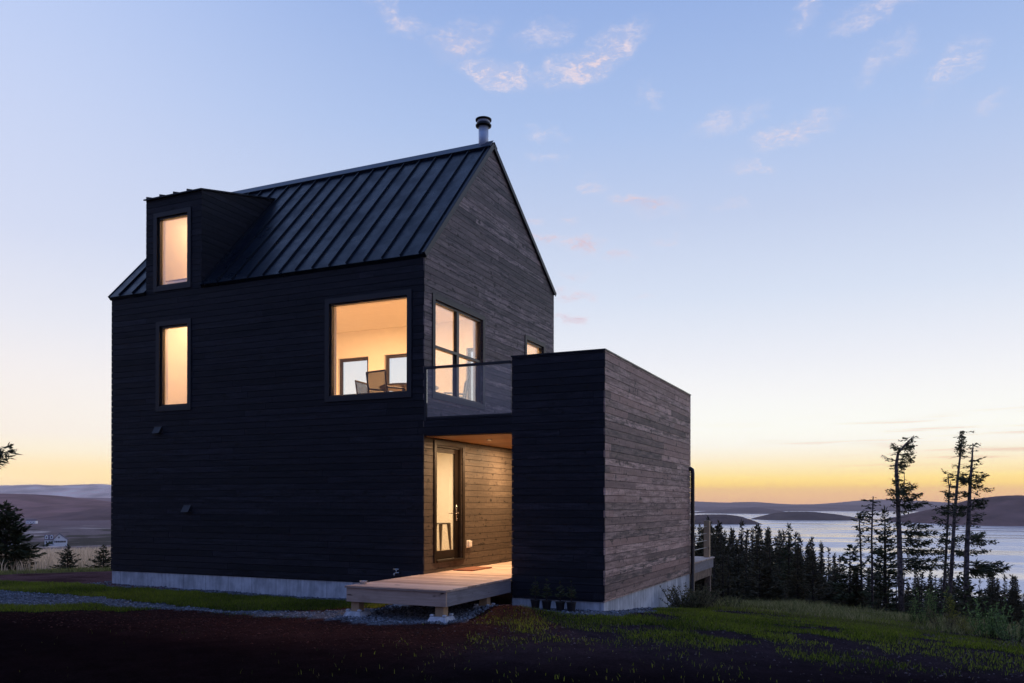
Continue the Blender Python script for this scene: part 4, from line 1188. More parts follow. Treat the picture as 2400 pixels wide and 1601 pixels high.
def conifer(name, seed, H, R, mat, bark, whorl=0.22, dens=26, w=0.05, lean=(0, 0), bare=0.08, tw=.35, gaps=0.0, flat=0.0, side=None, n_b=7, full=1.0):
    rs = np.random.default_rng(seed)
    Ps, Ds, Ls, Ws = [], [], [], []
    bk = MB()
    trunk = lambda z: np.array([lean[0] * (z / H) ** 1.6, lean[1] * (z / H) ** 1.6, z])
    hs = np.linspace(0, H, 9)
    bk.tube([trunk(h) for h in hs], [max(.006, .022 * H * (1 - h / H) ** .8 + .004) for h in hs], 7)
    z = H * bare
    while z < H * .985:
        q = z / H
        rad = R * min(1.0, (1 - q) ** .85 * full + .03) * rs.uniform(.75, 1.12)
        m_ = int(n_b * (1 if q < .8 else .7)) + 1
        a0 = rs.uniform(0, 6.28)
        for k in range(m_):
            if rs.random() < gaps: continue
            a = a0 + k * 6.283 / m_ + rs.normal(0, .25)
            l = rad * rs.uniform(.55, 1.2)
            if side is not None: l *= 1 + side[0] * math.cos(a - side[1])
            if l < .04: continue
            up = .30 * q + .05 + rs.normal(0, .1)
            P, D, L, Wd, ax = branch_sprays(rs, trunk(z + rs.uniform(-.4, .4) * whorl), (math.cos(a), math.sin(a), up), l, dens, tw, .28 * (1 - q), .22, w)
            Ps.append(P); Ds.append(D); Ls.append(L); Ws.append(Wd)
            if l > .25: bk.tube(list(ax), [.010 * l + .004, .009 * l + .003, .006 * l + .003, .004 * l + .002, .002], 4, cap=False)
        z += whorl * (1 - .55 * q) * rs.uniform(.8, 1.2)
    # leader
    k = 14; P = np.array([trunk(H * (1 - .05 * rs.random())) for _ in range(k)]); D = rs.normal(size=(k, 3)) * .5 + [0, 0, 1]; D /= np.linalg.norm(D, axis=1)[:, None]
    Ps.append(P); Ds.append(D); Ls.append(np.full(k, .05 * H + .02)); Ws.append(np.full(k, w))
    P = np.vstack(Ps); D = np.vstack(Ds); L = np.concatenate(Ls); Wd = np.concatenate(Ws)
    V, F = kite(P, D, L, Wd, rs)
    tn = np.clip(.45 + .5 * (fbm(P[:, 0] * 2.3 + seed, P[:, 2] * 2.3 + P[:, 1] * 1.7, 3) - .5) * 2 + rs.normal(0, .18, len(P)), 0, 1)
    tn = np.stack([tn, tn, tn], 1)
    return V, F, tn, bk


def make_tree(name, label, cat, args, mat, bark, loc, group=None, rotz=0.0):
    V, F, tn, bk = conifer(name, *args[0], mat, bark, **args[1])
    r = thing(name, label, cat, loc, group, rotz)
    npmesh("crown", V, F, mat, r, tn)
    me = bpy.data.meshes.new("trunk"); me.from_pydata([tuple(v) for v in bk.v], [], bk.f); me.materials.append(bark)
    for p_ in me.polygons: p_.use_smooth = True
    o = bpy.data.objects.new("trunk", me); COL.objects.link(o); o.parent = r
    return r


def gh(x, y): return float(ground_h(np.array([x]), np.array([y]))[0])


# the dense stand on the slope down to the bay
protos = []
KIND = ["full conical dark spruce in the dense stand sloping down to the bay", "slim dark spruce in the dense stand sloping down to the bay", "narrow gappy dark spruce in the dense stand sloping down to the bay",
        "broad skirted dark spruce in the dense stand sloping down to the bay", "thin leaning half bare spruce in the dense stand sloping down to the bay"]
for k, (H, R_, kw) in enumerate([(6, 1.35, dict(whorl=.24, dens=24, w=.07, n_b=8)), (6, 1.0, dict(whorl=.26, dens=22, w=.07, n_b=7, gaps=.12)), (6, .75, dict(whorl=.22, dens=24, w=.06, n_b=6, gaps=.25)),
                                (6, 1.6, dict(whorl=.28, dens=22, w=.08, n_b=8, full=1.15)), (6, .9, dict(whorl=.30, dens=18, w=.06, n_b=6, gaps=.35, bare=.25, lean=(.25, .1)))]):
    protos.append(make_tree("spruce_tree", KIND[k], "tree", ((100 + k, H, R_), kw), M["needles_far"], M["darkbark"], (0, 0, 0), ["full", "slim", "narrow", "broad", "leaning"][k] + " spruces in the stand on the slope"))
ENV = ([1560, 1640, 1700, 1750, 1800, 1840, 1860, 1890, 1920, 1960, 2000, 2060, 2120, 2200, 2260, 2330, 2400, 2520], [1222, 1226, 1228, 1236, 1246, 1246, 1252, 1262, 1278, 1300, 1322, 1330, 1340, 1335, 1350, 1345, 1355, 1365])
rs = np.random.default_rng(77)
used = [False] * 5
cand = []
for i in range(135):
    px = rs.uniform(1590, 2480); q = rs.random(); dep = 25 + 75 * q ** 1.3
    if px > 2050 and dep < 31: dep += 7
    cand.append((px, dep, rs.uniform(-.12, 1) if px > 1900 else rs.uniform(-.1, .55), int(rs.integers(0, 5)), 1.0))
for i in range(55):       # narrow tips standing close together next to the house
    cand.append((rs.uniform(1600, 1960), rs.uniform(40, 100), rs.uniform(-.15, .35), (1, 2, 0)[int(rs.integers(0, 3))], .9))
for i in range(100):      # lower understorey that closes the gaps
    cand.append((rs.uniform(1600, 2480), 25.5 + 26 * rs.random(), rs.uniform(.45, 1.5), (0, 3, 1)[int(rs.integers(0, 3))], 1.35))
for px, dep, lo, k, fat in cand:
    x, y = place(px, dep); g0 = gh(x, y)
    topy = np.interp(px, *ENV) + lo * 75 + max(0, (34 - dep)) * 2.5
    H = zat(topy, dep) - g0
    if H < .8: continue
    H = min(H, 9.5)
    s = H / 6; sw = s * rs.uniform(.9, 1.15) * (fat if H > 1.5 else fat * 1.3)
    rz = rs.uniform(0, 6.28)
    if not used[k]:
        used[k] = True; o = protos[k]; o.location = (x, y, g0 - .05); o.rotation_euler = (0, 0, rz); o.scale = (sw, sw, s)
    else:
        copy_thing(protos[k], (x, y, g0 - .05), rz, (sw, sw, s))


def single(px, dep, base_y, top_y, R, seed, label, mat="needles", bark="darkbark", name="spruce_tree", **kw):
    x, y = place(px, dep); zb = gh(x, y); zt = zat(top_y, dep)
    H = zt - zb
    return make_tree(name, label, "tree", ((seed, H, R), kw), M[mat], M[bark], (x, y, zb - .03), rotz=0)


single(1849, 34, 1400, 1230, .95, 201, "lone pointed spruce whose tip rises above the dark stand left of centre", whorl=.2, dens=30, w=.045, gaps=.15)
single(2074, 30, 1400, 1190, 1.0, 203, "dense pointed spruce directly left of the wind-bent tree", whorl=.17, dens=34, w=.045, n_b=8, gaps=.1)
single(1780, 27, 1400, 1300, .95, 204, "broad brownish spruce at the grass edge near the rear deck", whorl=.2, dens=30, w=.05, mat="needles_far")
single(1905, 27, 1400, 1300, .9, 205, "bushy spruce at the grass edge midway between rear deck and bent tree", whorl=.2, dens=30, w=.05, mat="needles_far")
single(1992, 27, 1410, 1275, 1.0, 206, "wide low spruce at the grass edge under the two thin snags", whorl=.2, dens=30, w=.05)
single(2262, 24, 1430, 1345, 1.1, 207, "rounded dark spruce bush behind the tall weeds at far right", whorl=.18, dens=30, w=.05)
single(1690, 29, 1400, 1290, .9, 208, "spruce standing just right of the rear deck railing post", whorl=.2, dens=30, w=.05, mat="needles_far")


def ragged(name, label, depth, trunk_px, r0, boughs, seed, tuft=None, leader=None, dead=(), mat="needles"):
    """a wind-worn tree: trunk through photo-measured heights, individual boughs leaving it sideways"""
    rs = np.random.default_rng(seed)
    bx, by = place(trunk_px[0][0], depth); base = np.array([bx, by, 0.0])
    pt = lambda px, py, dd=0.0: np.array([*place(px, depth + dd), zat(py, depth)])
    zg = gh(bx, by); r = thing(name, label, "tree", (bx, by, zg - .05))
    o0 = np.array([bx, by, zg - .05])
    T = [pt(*p) for p in trunk_px]; T[0] = np.array([T[0][0], T[0][1], zg - .08])
    bk = MB(); n = len(T)
    bk.tube([p - o0 for p in T], [max(.012, r0 * (1 - i / (n - 1)) ** .8 + .012) for i in range(n)], 9)
    zs = np.array([p[2] for p in T]); TA = np.array(T)
    tr_at = lambda z: np.array([np.interp(z, zs, TA[:, 0]), np.interp(z, zs, TA[:, 1]), z])
    Ps, Ds, Ls, Ws = [], [], [], []
    R3 = np.array([RH[0], RH[1], 0.0]); F3 = np.array([FH[0], FH[1], 0.0])
    for (py, ex, ey, ln_d) in boughs:       # start row, end column, end row, density
        p0 = tr_at(zat(py, depth)); e_ = pt(ex, ey, rs.normal(0, .35))
        v = e_ - p0; l = np.linalg.norm(v)
        P, D, L, Wd, ax = branch_sprays(rs, p0, v, l, 105 * ln_d, .22, .0, .0, .030)
        D = D + np.array([[0, 0, 1]]) * rs.normal(-.1, .45, (len(D), 1)); D /= np.linalg.norm(D, axis=1)[:, None]; P = P + rs.normal(0, .025, P.shape)
        P[:, 2] += -.06 * l * np.sin(math.pi * (P - p0) @ v / l / l)
        Ps.append(P); Ds.append(D); Ls.append(np.minimum(L, .30)); Ws.append(Wd)
        bk.tube([a - o0 for a in ax], [.014 + .008 * l, .012, .009, .006, .003], 5, cap=False)
    # short random stubs and twigs
    zmin, zmax = zs[0] + (zs[-1] - zs[0]) * .25, zs[-1]
    for k in range(120):
        z = rs.uniform(zmin, zmax); a = rs.uniform(0, 6.28); l = rs.uniform(.06, .40) ** 1.1
        p0 = tr_at(z); v = np.array([math.cos(a), math.sin(a), rs.uniform(-.3, .35)]) * l
        bk.tube([p0 - o0, p0 + v * .5 - o0, p0 + v - o0], [.007, .005, .002], 4, cap=False)
        if rs.random() < .5:
            P, D, L, Wd, ax = branch_sprays(rs, p0, v, l, 40, .35, 0, 0, .03); Ps.append(P); Ds.append(D); Ls.append(L); Ws.append(Wd)
    if tuft:    # conical green tip
        ty, by_, hw = tuft
        for z in np.arange(zat(by_, depth), zat(ty, depth), .04):
            q = (z - zat(by_, depth)) / (zat(ty, depth) - zat(by_, depth)); l = hw / FPX * depth * (1 - q) ** .7 * (1 if q > .12 else q * 6 + .3)
            for k in range(7):
                a = rs.uniform(0, 6.28); p0 = tr_at(z)
                P, D, L, Wd, ax = branch_sprays(rs, p0, (math.cos(a), math.sin(a), .35), max(l * rs.uniform(.6, 1.1), .05), 50, .3, 0, 0, .03)
                Ps.append(P); Ds.append(D); Ls.append(np.minimum(L, .12)); Ws.append(Wd)
    for ch in dead:   # bare side stems, lists of (col,row)
        q = [pt(*c_) - o0 for c_ in ch]; bk.tube(q, [max(.006, .022 * (1 - i / len(q))) for i in range(len(q))], 6)
    P = np.vstack(Ps); D = np.vstack(Ds); L = np.concatenate(Ls); Wd = np.concatenate(Ws)
    V, F = kite(P, D, L, Wd, rs)
    tn = np.clip(rs.normal(.4, .25, len(P)), 0, 1); tn = np.stack([tn] * 3, 1)
    npmesh("crown", V - o0, F, M[mat], r, tn)
    me = bpy.data.meshes.new("trunk"); me.from_pydata([tuple(v) for v in bk.v], [], bk.f); me.materials.append(M["bark"])
    for p_ in me.polygons: p_.use_smooth = True
    o = bpy.data.objects.new("trunk", me); COL.objects.link(o); o.parent = r
    return r


def zc6(x, y): return (2020 + x / 3.336, 990 + y / 3.336)


def B(lst):    # bough list in the coordinates of an enlarged view of the photograph: start row, end col, end row, density
    return [(zc6(0, a)[1], *zc6(bx, by), d_) for a, bx, by, d_ in lst]


ragged("wind_bent_spruce", "tall wind-bent spruce with its crown flagging to the right and grey trunk", 25,
       [zc6(312, 1490), zc6(300, 1200), zc6(292, 900), zc6(285, 700), zc6(276, 500), zc6(268, 330), zc6(284, 235), zc6(330, 180), zc6(408, 100)], .075,
       B([(300, 165, 262, .8), (250, 405, 225, 1.2), (215, 240, 178, 1.4), (200, 400, 190, 1.4), (190, 395, 130, 1.5), (290, 405, 270, 1.4), (310, 400, 300, 1.2), (320, 340, 320, 1), (385, 330, 360, 1), (460, 250, 450, .8), (560, 188, 535, .8),
          (600, 228, 600, 1.2), (520, 430, 480, 1.2), (560, 470, 555, 1.4), (600, 440, 585, 1.4), (640, 492, 625, 1.5), (650, 420, 640, 1.3), (700, 405, 675, 1.2), (650, 230, 640, .8), (790, 545, 800, 1.3), (800, 380, 770, 1), (850, 520, 848, 1.3), (860, 592, 852, .9),
          (900, 540, 930, 1.5), (930, 520, 950, 1.5), (980, 600, 1010, 1.5), (1010, 560, 985, 1.2), (1060, 600, 1070, 1.5), (1080, 640, 1120, 1.4), (1100, 540, 1130, 1.4), (1140, 500, 1150, 1), (420, 270, 395, 1), (440, 330, 455, 1.2), (700, 240, 705, .7), (480, 380, 470, 1.2), (540, 330, 520, 1.3)]),
       301, dead=[[zc6(290, 640), zc6(325, 560), zc6(335, 450), zc6(328, 350)], [zc6(272, 1450), zc6(268, 1300), zc6(290, 1100)], [zc6(320, 1440), zc6(330, 1200), zc6(322, 1060)]])
ragged("tufted_spruce", "thin tall spruce with bare stem and pointed tuft on top", 26,
       [zc6(665, 1400), zc6(700, 1150), zc6(712, 950), zc6(722, 750), zc6(735, 600), zc6(748, 450), zc6(762, 320), zc6(775, 200), zc6(786, 68)], .055,
       B([(420, 628, 370, .6), (345, 705, 325, .5), (500, 700, 490, .7), (560, 640, 540, .6), (590, 800, 560, .8), (640, 640, 660, .9), (700, 600, 690, .8), (720, 780, 700, 1.2), (800, 600, 790, 1), (900, 800, 880, 1.3), (930, 620, 900, 1.3), (1010, 780, 1000, 1.2), (1040, 600, 1050, .9), (1100, 790, 1110, 1), (660, 800, 660, 1.2), (860, 640, 870, 1.3), (960, 760, 960, 1.3)]),
       302, tuft=(990 + 66 / 3.336, 990 + 262 / 3.336, 17))
ragged("bare_topped_spruce", "spruce with pinkish bare upper stem, rightmost of the three tall trees", 24,
       [zc6(818, 1430), zc6(815, 1200), zc6(822, 950), zc6(834, 750), zc6(842, 560), zc6(853, 400), zc6(862, 280), zc6(871, 162)], .07,
       B([(175, 915, 165, 1.1), (200, 845, 190, .7), (290, 945, 310, .4), (330, 810, 345, .6), (400, 790, 400, 1), (415, 970, 410, 1.1), (450, 950, 440, 1.4), (480, 940, 495, 1.4), (440, 770, 430, 1.3), (500, 1018, 515, .9), (540, 925, 560, .8), (600, 985, 602, 1.1), (640, 965, 625, 1.6), (650, 960, 655, 1.6),
          (660, 740, 650, 1.4), (700, 720, 690, 1.2), (720, 950, 710, 1), (790, 940, 730, .6), (880, 950, 870, 1.2), (900, 1045, 922, 1.5), (930, 960, 950, 1.4), (910, 730, 900, 1.2), (1000, 992, 998, 1.4), (1010, 740, 1010, 1.3), (1090, 1090, 1100, 1.3), (1110, 1148, 1128, 1.8), (1140, 1100, 1150, 1.7), (1160, 1030, 1190, 1.5), (1130, 940, 1170, 1.6), (560, 790, 540, 1), (370, 880, 340, .8)]),
       303)
ragged("dead_snag", "leaning bare snag with forked top, left in the pair behind", 26.5,
       [zc6(620, 1400), zc6(650, 1150), zc6(662, 950), zc6(672, 750), zc6(680, 600), zc6(684, 510), zc6(672, 400)], .035,
       B([(700, 490, 610, .25), (760, 560, 740, .5), (960, 500, 850, .15), (980, 580, 960, .9), (870, 610, 880, 1.1), (900, 600, 930, 1.1), (1000, 575, 1000, 1), (620, 655, 590, .7)]),
       304, dead=[[zc6(684, 510), zc6(694, 480), zc6(694, 450)]])
ragged("dead_snag", "thin straight dead trunk with a bent tip, right one of the small snag pair", 27,
       [zc6(82, 1390), zc6(80, 1100), zc6(76, 900), zc6(80, 760), zc6(88, 600), zc6(88, 575)], .028,
       B([(720, 10, 690, .5), (740, 30, 735, .5), (790, -20, 740, .15), (830, 10, 800, .3), (930, 20, 880, .3), (890, 40, 885, .5), (1000, 120, 1010, .8)]), 305)
ragged("dead_snag", "short ragged snag with a dark clump at its tip, left one of the small pair", 27,
       [(2022, 1390), (2018, 1320), (2016, 1260), (2014, 1225), (2018, 1198)], .026,
       [(1212, 2012, 1203, 2), (1215, 2026, 1208, 2), (1240, 2008, 1235, 2), (1250, 2022, 1240, 2), (1270, 2000, 1285, .8), (1290, 1996, 1295, 1), (1330, 2040, 1300, 1), (1340, 1990, 1320, 1.2), (1350, 2035, 1345, 1.2)], 306)

# left side: big spruce, two saplings, and a tree mostly outside the frame whose bough reaches in
def left_tree(px, dep, top_y, R, seed, label, **kw):
    return single(px, dep, 0, top_y, R, seed, label, **kw)


left_tree(14, 24.5, 1178, .92, 401, "large bushy spruce at the left edge, hiding part of the valley", whorl=.14, dens=48, w=.045, n_b=10, full=1.35, bare=.02)
left_tree(-80, 25, 1195, 1.0, 402, "second bushy spruce, cut by the left edge of view", whorl=.15, dens=44, w=.045, n_b=9, full=1.3, bare=.02)
left_tree(159, 23.2, 1277, .42, 403, "small young spruce standing alone in front of the tan meadow", whorl=.07, dens=60, w=.022, n_b=8, bare=.03, tw=.25, full=1.1)
left_tree(243, 23.4, 1278, .42, 404, "small young spruce next to the left corner of the dark house", whorl=.07, dens=60, w=.022, n_b=8, bare=.03, tw=.25, full=1.1)
pl = ragged("overhanging_spruce", "spruce outside the left edge whose ragged bough tip reaches into view", 19, [(-190, 1420), (-186, 1200), (-180, 1000), (-170, 800)], .12,
       [(1120, 20, 1058, .9), (1105, 34, 1062, .7), (1100, 26, 1038, .9), (1110, 12, 1078, .6), (1040, -60, 1000, 1), (1180, -60, 1200, 1), (980, -260, 960, 1), (1000, -90, 930, 1), (900, -120, 850, 1), (900, -250, 860, 1)], 405)

# potted saplings at the foot of the wing
for k, (x, hgt, lb) in enumerate([(2.34, .50, "potted spruce seedling, leftmost of four against the black wing wall"), (2.54, .48, "potted spruce seedling, second from the left by the black wing wall"),
                                  (2.78, .46, "potted spruce seedling, third from the left by the black wing wall"), (2.97, .47, "potted spruce seedling, rightmost of the four and nearest the wing corner")]):
    y = -.36; z0 = gh(x, y) - .01
    r = thing("potted_seedling", lb, "potted plant", (x, y, z0), "potted spruce seedlings")
    mb = MB(); mb.lathe((x, y), [(.058, z0), (.078, z0 + .15), (.084, z0 + .15), (.084, z0 + .165), (.076, z0 + .165), (.070, z0 + .145)], 18); mb.build("pot", M["pot"], r)
    V, F, tn, bk = conifer("", 500 + k, hgt - .12, .11, None, None, whorl=.045, dens=110, w=.018, n_b=6, bare=.3, tw=.3, full=1.2)
    V = V + [0, 0, .14]; npmesh("crown", V, F, M["needles"], r, tn)
    me = bpy.data.meshes.new("stem"); me.from_pydata([(v[0], v[1], v[2] + .14) for v in bk.v], [], bk.f); me.materials.append(M["darkbark"]); o = bpy.data.objects.new("stem", me); COL.objects.link(o); o.parent = r


# ------------------------------------------------------------------ ground cover
def blades(name, n, box, keep, hgt, wid, colf, seed, kind="stuff", lean=.35):
    rs = np.random.default_rng(seed)
    x = rs.uniform(box[0], box[1], n); y = rs.uniform(box[2], box[3], n)
    p = keep(x, y); k = rs.random(n) < p; x, y = x[k], y[k]; n = len(x)
    # keep clear of walls
    z = ground_h(x, y) - .005
    h = hgt(x, y, rs) if callable(hgt) else hgt * rs.uniform(.5, 1.3, n); a = rs.uniform(0, 6.28, n)
    ln = rs.normal(0, lean, (n, 2)) * h[:, None]
    w = wid * rs.uniform(.7, 1.3, n)
    c, s = np.cos(a) * w / 2, np.sin(a) * w / 2
    b0 = np.stack([x - c, y - s, z], 1); b1 = np.stack([x + c, y + s, z], 1)
    m1 = np.stack([x + ln[:, 0] * .35 + c * .8, y + ln[:, 1] * .35 + s * .8, z + h * .6], 1); m0 = np.stack([x + ln[:, 0] * .35 - c * .8, y + ln[:, 1] * .35 - s * .8, z + h * .6], 1)
    tp = np.stack([x + ln[:, 0], y + ln[:, 1], z + h], 1)
    V = np.stack([b0, b1, m1, tp, m0], 1).reshape(-1, 3)
    i = np.arange(n)[:, None] * 5
    F = i + np.array([[0, 1, 2, 4]]); F2 = i + np.array([[4, 2, 3, 3]])
    tri = np.concatenate([i + np.array([[0, 1, 2]]), i + np.array([[0, 2, 4]]), i + np.array([[4, 2, 3]])])
    col = colf(x, y, rs); col = np.concatenate([col] * 3)
    o = npmesh(name, V, tri, M["blade"], tone=col)
    tag(o, kind=kind); return o


def outside(x, y):
    return ~(((x > XL - .02) & (x < .0) & (y > -.03) & (y < BD + .05)) | ((x > -.05) & (x < XB + .03) & (y > -.03) & (y < BD + .05)) | ((x > -.05) & (x < XA + .05) & (y > -2.4) & (y < 0)))


def mixc(a, b_, t_): return np.array(a)[None] * (1 - t_[:, None]) + np.array(b_)[None] * t_[:, None]


def keep_g(x, y):
    g, s, mu = masks(x, y); return g * outside(x, y)


def keep_gl(x, y):
    return keep_g(x, y) * ~((x > -3.4) & (y < -2.7))


def col_g(x, y, rs):
    t_ = np.clip(rs.normal(.45, .25, len(x)) + (fbm(x * .8, y * .8, 3) - .5) * 1.2, 0, 1)
    c = mixc((.060, .100, .008), (.30, .35, .035), t_)
    dry = (rs.random(len(x)) < .14 + .3 * sstep(y + .3 * x, 3.5, 6))[:, None]
    return np.where(dry, np.array([[.17, .14, .075]]), c) * rs.uniform(.6, 1.3, (len(x), 1))


tag(blades("grass", 300000, (-12, 1.9, -5.2, .2), keep_gl, .050, .007, col_g, 1), "short green grass in front of the concrete foundation", "grass")
tag(blades("grass", 430000, (1.9, 11, -6.5, 11.5), keep_g, .045, .009, col_g, 2), "patchy green grass on the dark soil right of the house", "grass")
tag(blades("grass", 60000, (-2.6, 3.5, -7.5, -2.6), lambda x, y: keep_g(x, y) * .5, .045, .006, lambda x, y, rs: col_g(x, y, rs) * .45, 3), "sparse grass in the foreground, painted darker", "grass")  # blade colour scaled down to carry the painted foreground darkening


def keep_m(x, y):
    r = np.hypot(x - CAM[0], y - CAM[1]); a = np.degrees(np.arctan2((x - CAM[0]) * RH[0] + (y - CAM[1]) * RH[1], (x - CAM[0]) * FH[0] + (y - CAM[1]) * FH[1]))
    return (a < -22) * (a > -36) * (r > 26.8) * (r < 70) * (0.4 + .6 * sstep(fbm(x / 3, y / 3, 3), .4, .6)) * np.clip(1.5 - r / 55, .3, 1)


def col_m(x, y, rs):
    t_ = np.clip(rs.random(len(x)) + (fbm(x / 3 + 5, y / 3, 3) - .5), 0, 1); return mixc((.45, .32, .20), (.95, .73, .50), t_)


tag(blades("dry_grass", 150000, (-50, -9, 0, 45), keep_m, .38, .028, col_m, 4, lean=.25), "tall tan dry grass meadow beyond the left rim", "grass")


def keep_rim(x, y):
    r = np.hypot(x - CAM[0], y - CAM[1]); a = np.degrees(np.arctan2((x - CAM[0]) * RH[0] + (y - CAM[1]) * RH[1], (x - CAM[0]) * FH[0] + (y - CAM[1]) * FH[1]))
    return (a < -24) * (a > -34) * (r > 24.8) * (r < 27.5) * sstep(fbm(x * 1.1, y * 1.1, 3), .42, .55)


tag(blades("rim_grass", 26000, (-15, -8, -1.5, 6), keep_rim, .11, .014, lambda x, y, rs: mixc((.16, .17, .05), (.42, .38, .14), rs.random(len(x))), 5), "yellow green tufts along the left rim", "grass")


def keep_rr(x, y):
    dd = -0.10 * y - 0.05 * np.maximum(x - 5, 0); n_ = fbm(x * .9, y * .9, 3)
    return (x > 3.5) * sstep(dd, -.35, -.7) * sstep(n_, .36, .56) * (y < 14)


tag(blades("weeds", 45000, (3.5, 13, -1, 14), keep_rr, lambda x, y, rs: rs.uniform(.04, .15, len(x)) * (1 + .9 * sstep(fbm(x * 1.3, y * 1.3, 2), .55, .7)), .012,
           lambda x, y, rs: mixc((.09, .12, .03), (.42, .36, .18), np.clip(rs.normal(.4, .3, len(x)), 0, 1)), 6, lean=.5), "rough yellow green growth along the right rim of the yard", "grass")


# gravel and mulch chips
def chips(name, n, box, keep, size, colf, seed, flat=.6):
    rs = np.random.default_rng(seed)
    x = rs.uniform(box[0], box[1], n); y = rs.uniform(box[2], box[3], n); k = rs.random(n) < keep(x, y); x, y = x[k], y[k]; n = len(x)
    z = ground_h(x, y); s = size * rs.uniform(.5, 1.5, n) ** 1.2
    base = np.array([[1, 0, 0], [-.5, .87, 0], [-.5, -.87, 0], [.1, .1, 1], [0, 0, -1]], float)
    a = rs.uniform(0, 6.28, n); c, sn = np.cos(a), np.sin(a)
    Vv = base[None] * rs.uniform(.6, 1.3, (n, 5, 3)) * s[:, None, None]; Vv[..., 2] *= flat
    xr = Vv[..., 0] * c[:, None] - Vv[..., 1] * sn[:, None]; yr = Vv[..., 0] * sn[:, None] + Vv[..., 1] * c[:, None]
    Vv = np.stack([xr + x[:, None], yr + y[:, None], Vv[..., 2] + z[:, None] + s[:, None] * .2], -1).reshape(-1, 3)
    f = np.array([[0, 1, 3], [1, 2, 3], [2, 0, 3], [1, 0, 4], [2, 1, 4], [0, 2, 4]])
    F = (np.arange(n)[:, None, None] * 5 + f[None]).reshape(-1, 3)
    col = np.repeat(colf(x, y, rs), 6, axis=0)
    o = npmesh(name, Vv, F, M["stone"], tone=col); tag(o, kind="stuff"); return o


def keep_s(x, y):
    g, s, mu = masks(x, y); return s * outside(x, y)


tag(chips("gravel", 36000, (-11, 4.2, -4.5, 4.2), keep_s, .020, lambda x, y, rs: np.array([[.17, .185, .21]]) * rs.uniform(.35, 1.7, (len(x), 1)), 7), "grey gravel drive and stone edging along the foundation", "gravel")
tag(chips("gravel", 5000, (-.1, 1.85, -2.5, .4), lambda x, y: x * 0 + 1, .028, lambda x, y, rs: np.array([[.17, .175, .19]]) * rs.uniform(.35, 1.7, (len(x), 1)), 8), "loose stones under the entry platform", "gravel")


def keep_mu(x, y):
    g, s, mu = masks(x, y); return mu * outside(x, y) * sstep(y, -5.2, -3.2) * (.55 + .45 * (np.hypot((x - 2.1) / .8, (y + .95) / .6) < 1.3))


tag(chips("mulch", 60000, (-9, 4, -8, -.2), keep_mu, .016, lambda x, y, rs: mixc((.040, .013, .011), (.12, .040, .030), rs.random(len(x)) ** 2) * rs.uniform(.5, 1.4, (len(x), 1)), 9, .35), "reddish brown bark mulch on the yard", "mulch")
tag(chips("pebbles", 9000, (1.9, 10, -6, 6), lambda x, y: .6 * outside(x, y) * sstep(y, -4.5, -1.5), .014, lambda x, y, rs: np.array([[.08, .060, .066]]) * rs.uniform(.4, 2.2, (len(x), 1)), 10, .6), "small stones strewn over the dark soil", "pebbles")


# leafy plants at the right rim and by the foundation
def weed(label, px, dep, top_y, spread, seed, c0, c1, stems=16, name="weed_clump", xy=None, H=None, leaf=.05, cat="plant"):
    rs = np.random.default_rng(seed)
    x, y = xy or place(px, dep); z = gh(x, y); H = H or max(.15, zat(top_y, dep) - z)
    r = thing(name, label, cat, (x, y, z))
    st = MB(); Ps, Ds, Ls, Ws = [], [], [], []
    for k in range(stems):
        a = rs.uniform(0, 6.28); rr_ = spread * rs.random() ** .6; h = H * rs.uniform(.45, 1.0)
        b0 = np.array([rr_ * math.cos(a) * .5, rr_ * math.sin(a) * .5, -.02]); tp = np.array([rr_ * math.cos(a), rr_ * math.sin(a), h]) + rs.normal(0, .04, 3) * [1, 1, 0]
        md_ = (b0 + tp) / 2 + rs.normal(0, .02, 3)
        st.tube([b0, md_, tp], [.006, .004, .002], 4, cap=False)
        n = int(10 + h * 45); q = rs.uniform(.15, 1, n)
        P = b0[None] * (1 - q)[:, None] + tp[None] * q[:, None]
        D = rs.normal(size=(n, 3)); D[:, 2] = np.abs(D[:, 2]) * .6 + .3; D /= np.linalg.norm(D, axis=1)[:, None]
        Ps.append(P); Ds.append(D); Ls.append(leaf * rs.uniform(.6, 1.5, n) * (1.25 - q * .6)); Ws.append(leaf * .32 * rs.uniform(.7, 1.3, n))
    P, D, L, Wd = np.vstack(Ps), np.vstack(Ds), np.concatenate(Ls), np.concatenate(Ws)
    V, F = kite(P, D, L, Wd, rs)
    t_ = np.clip(rs.normal(.45, .28, len(P)), 0, 1)
    npmesh("foliage", V, F, M["blade"], r, mixc(c0, c1, t_))
    me = bpy.data.meshes.new("stem"); me.from_pydata([tuple(v) for v in st.v], [], st.f); me.materials.append(M["darkbark"]); o = bpy.data.objects.new("stem", me); COL.objects.link(o); o.parent = r
    return r


GA, GB = (.07, .12, .03), (.26, .34, .12)
weed("tall feathery green weed clump right of the wind-bent trunk", 2180, 17.5, 1368, .34, 601, GA, GB, 20, leaf=.06)
weed("green weed clump with narrow leaves close to the bent spruce", 2145, 18, 1400, .30, 602, GA, GB, 14, leaf=.05)
weed("yellow green goldenrod standing under the tufted spruce", 2232, 17, 1378, .16, 603, (.12, .13, .03), (.34, .32, .07), 9, leaf=.07)
weed("low tan and green weeds below the goldenrod", 2215, 16, 1420, .40, 604, (.10, .09, .04), (.26, .20, .11), 16, leaf=.05)
weed("bright green willow like shrub, tallest at the lower right", 2325, 14.0, 1402, .42, 605, GA, (.28, .40, .14), 30, leaf=.065)
weed("dense green shrub at the right edge of the yard", 2385, 13.2, 1420, .45, 606, GA, (.26, .36, .15), 30, leaf=.06)
weed("small yellowish weed between the two bright shrubs", 2268, 15, 1440, .28, 607, (.14, .14, .04), (.32, .29, .08), 10, leaf=.05)
weed("grey green seedy weeds in the lower right corner", 2392, 11.6, 1490, .40, 608, (.12, .11, .07), (.28, .25, .17), 18, leaf=.04)
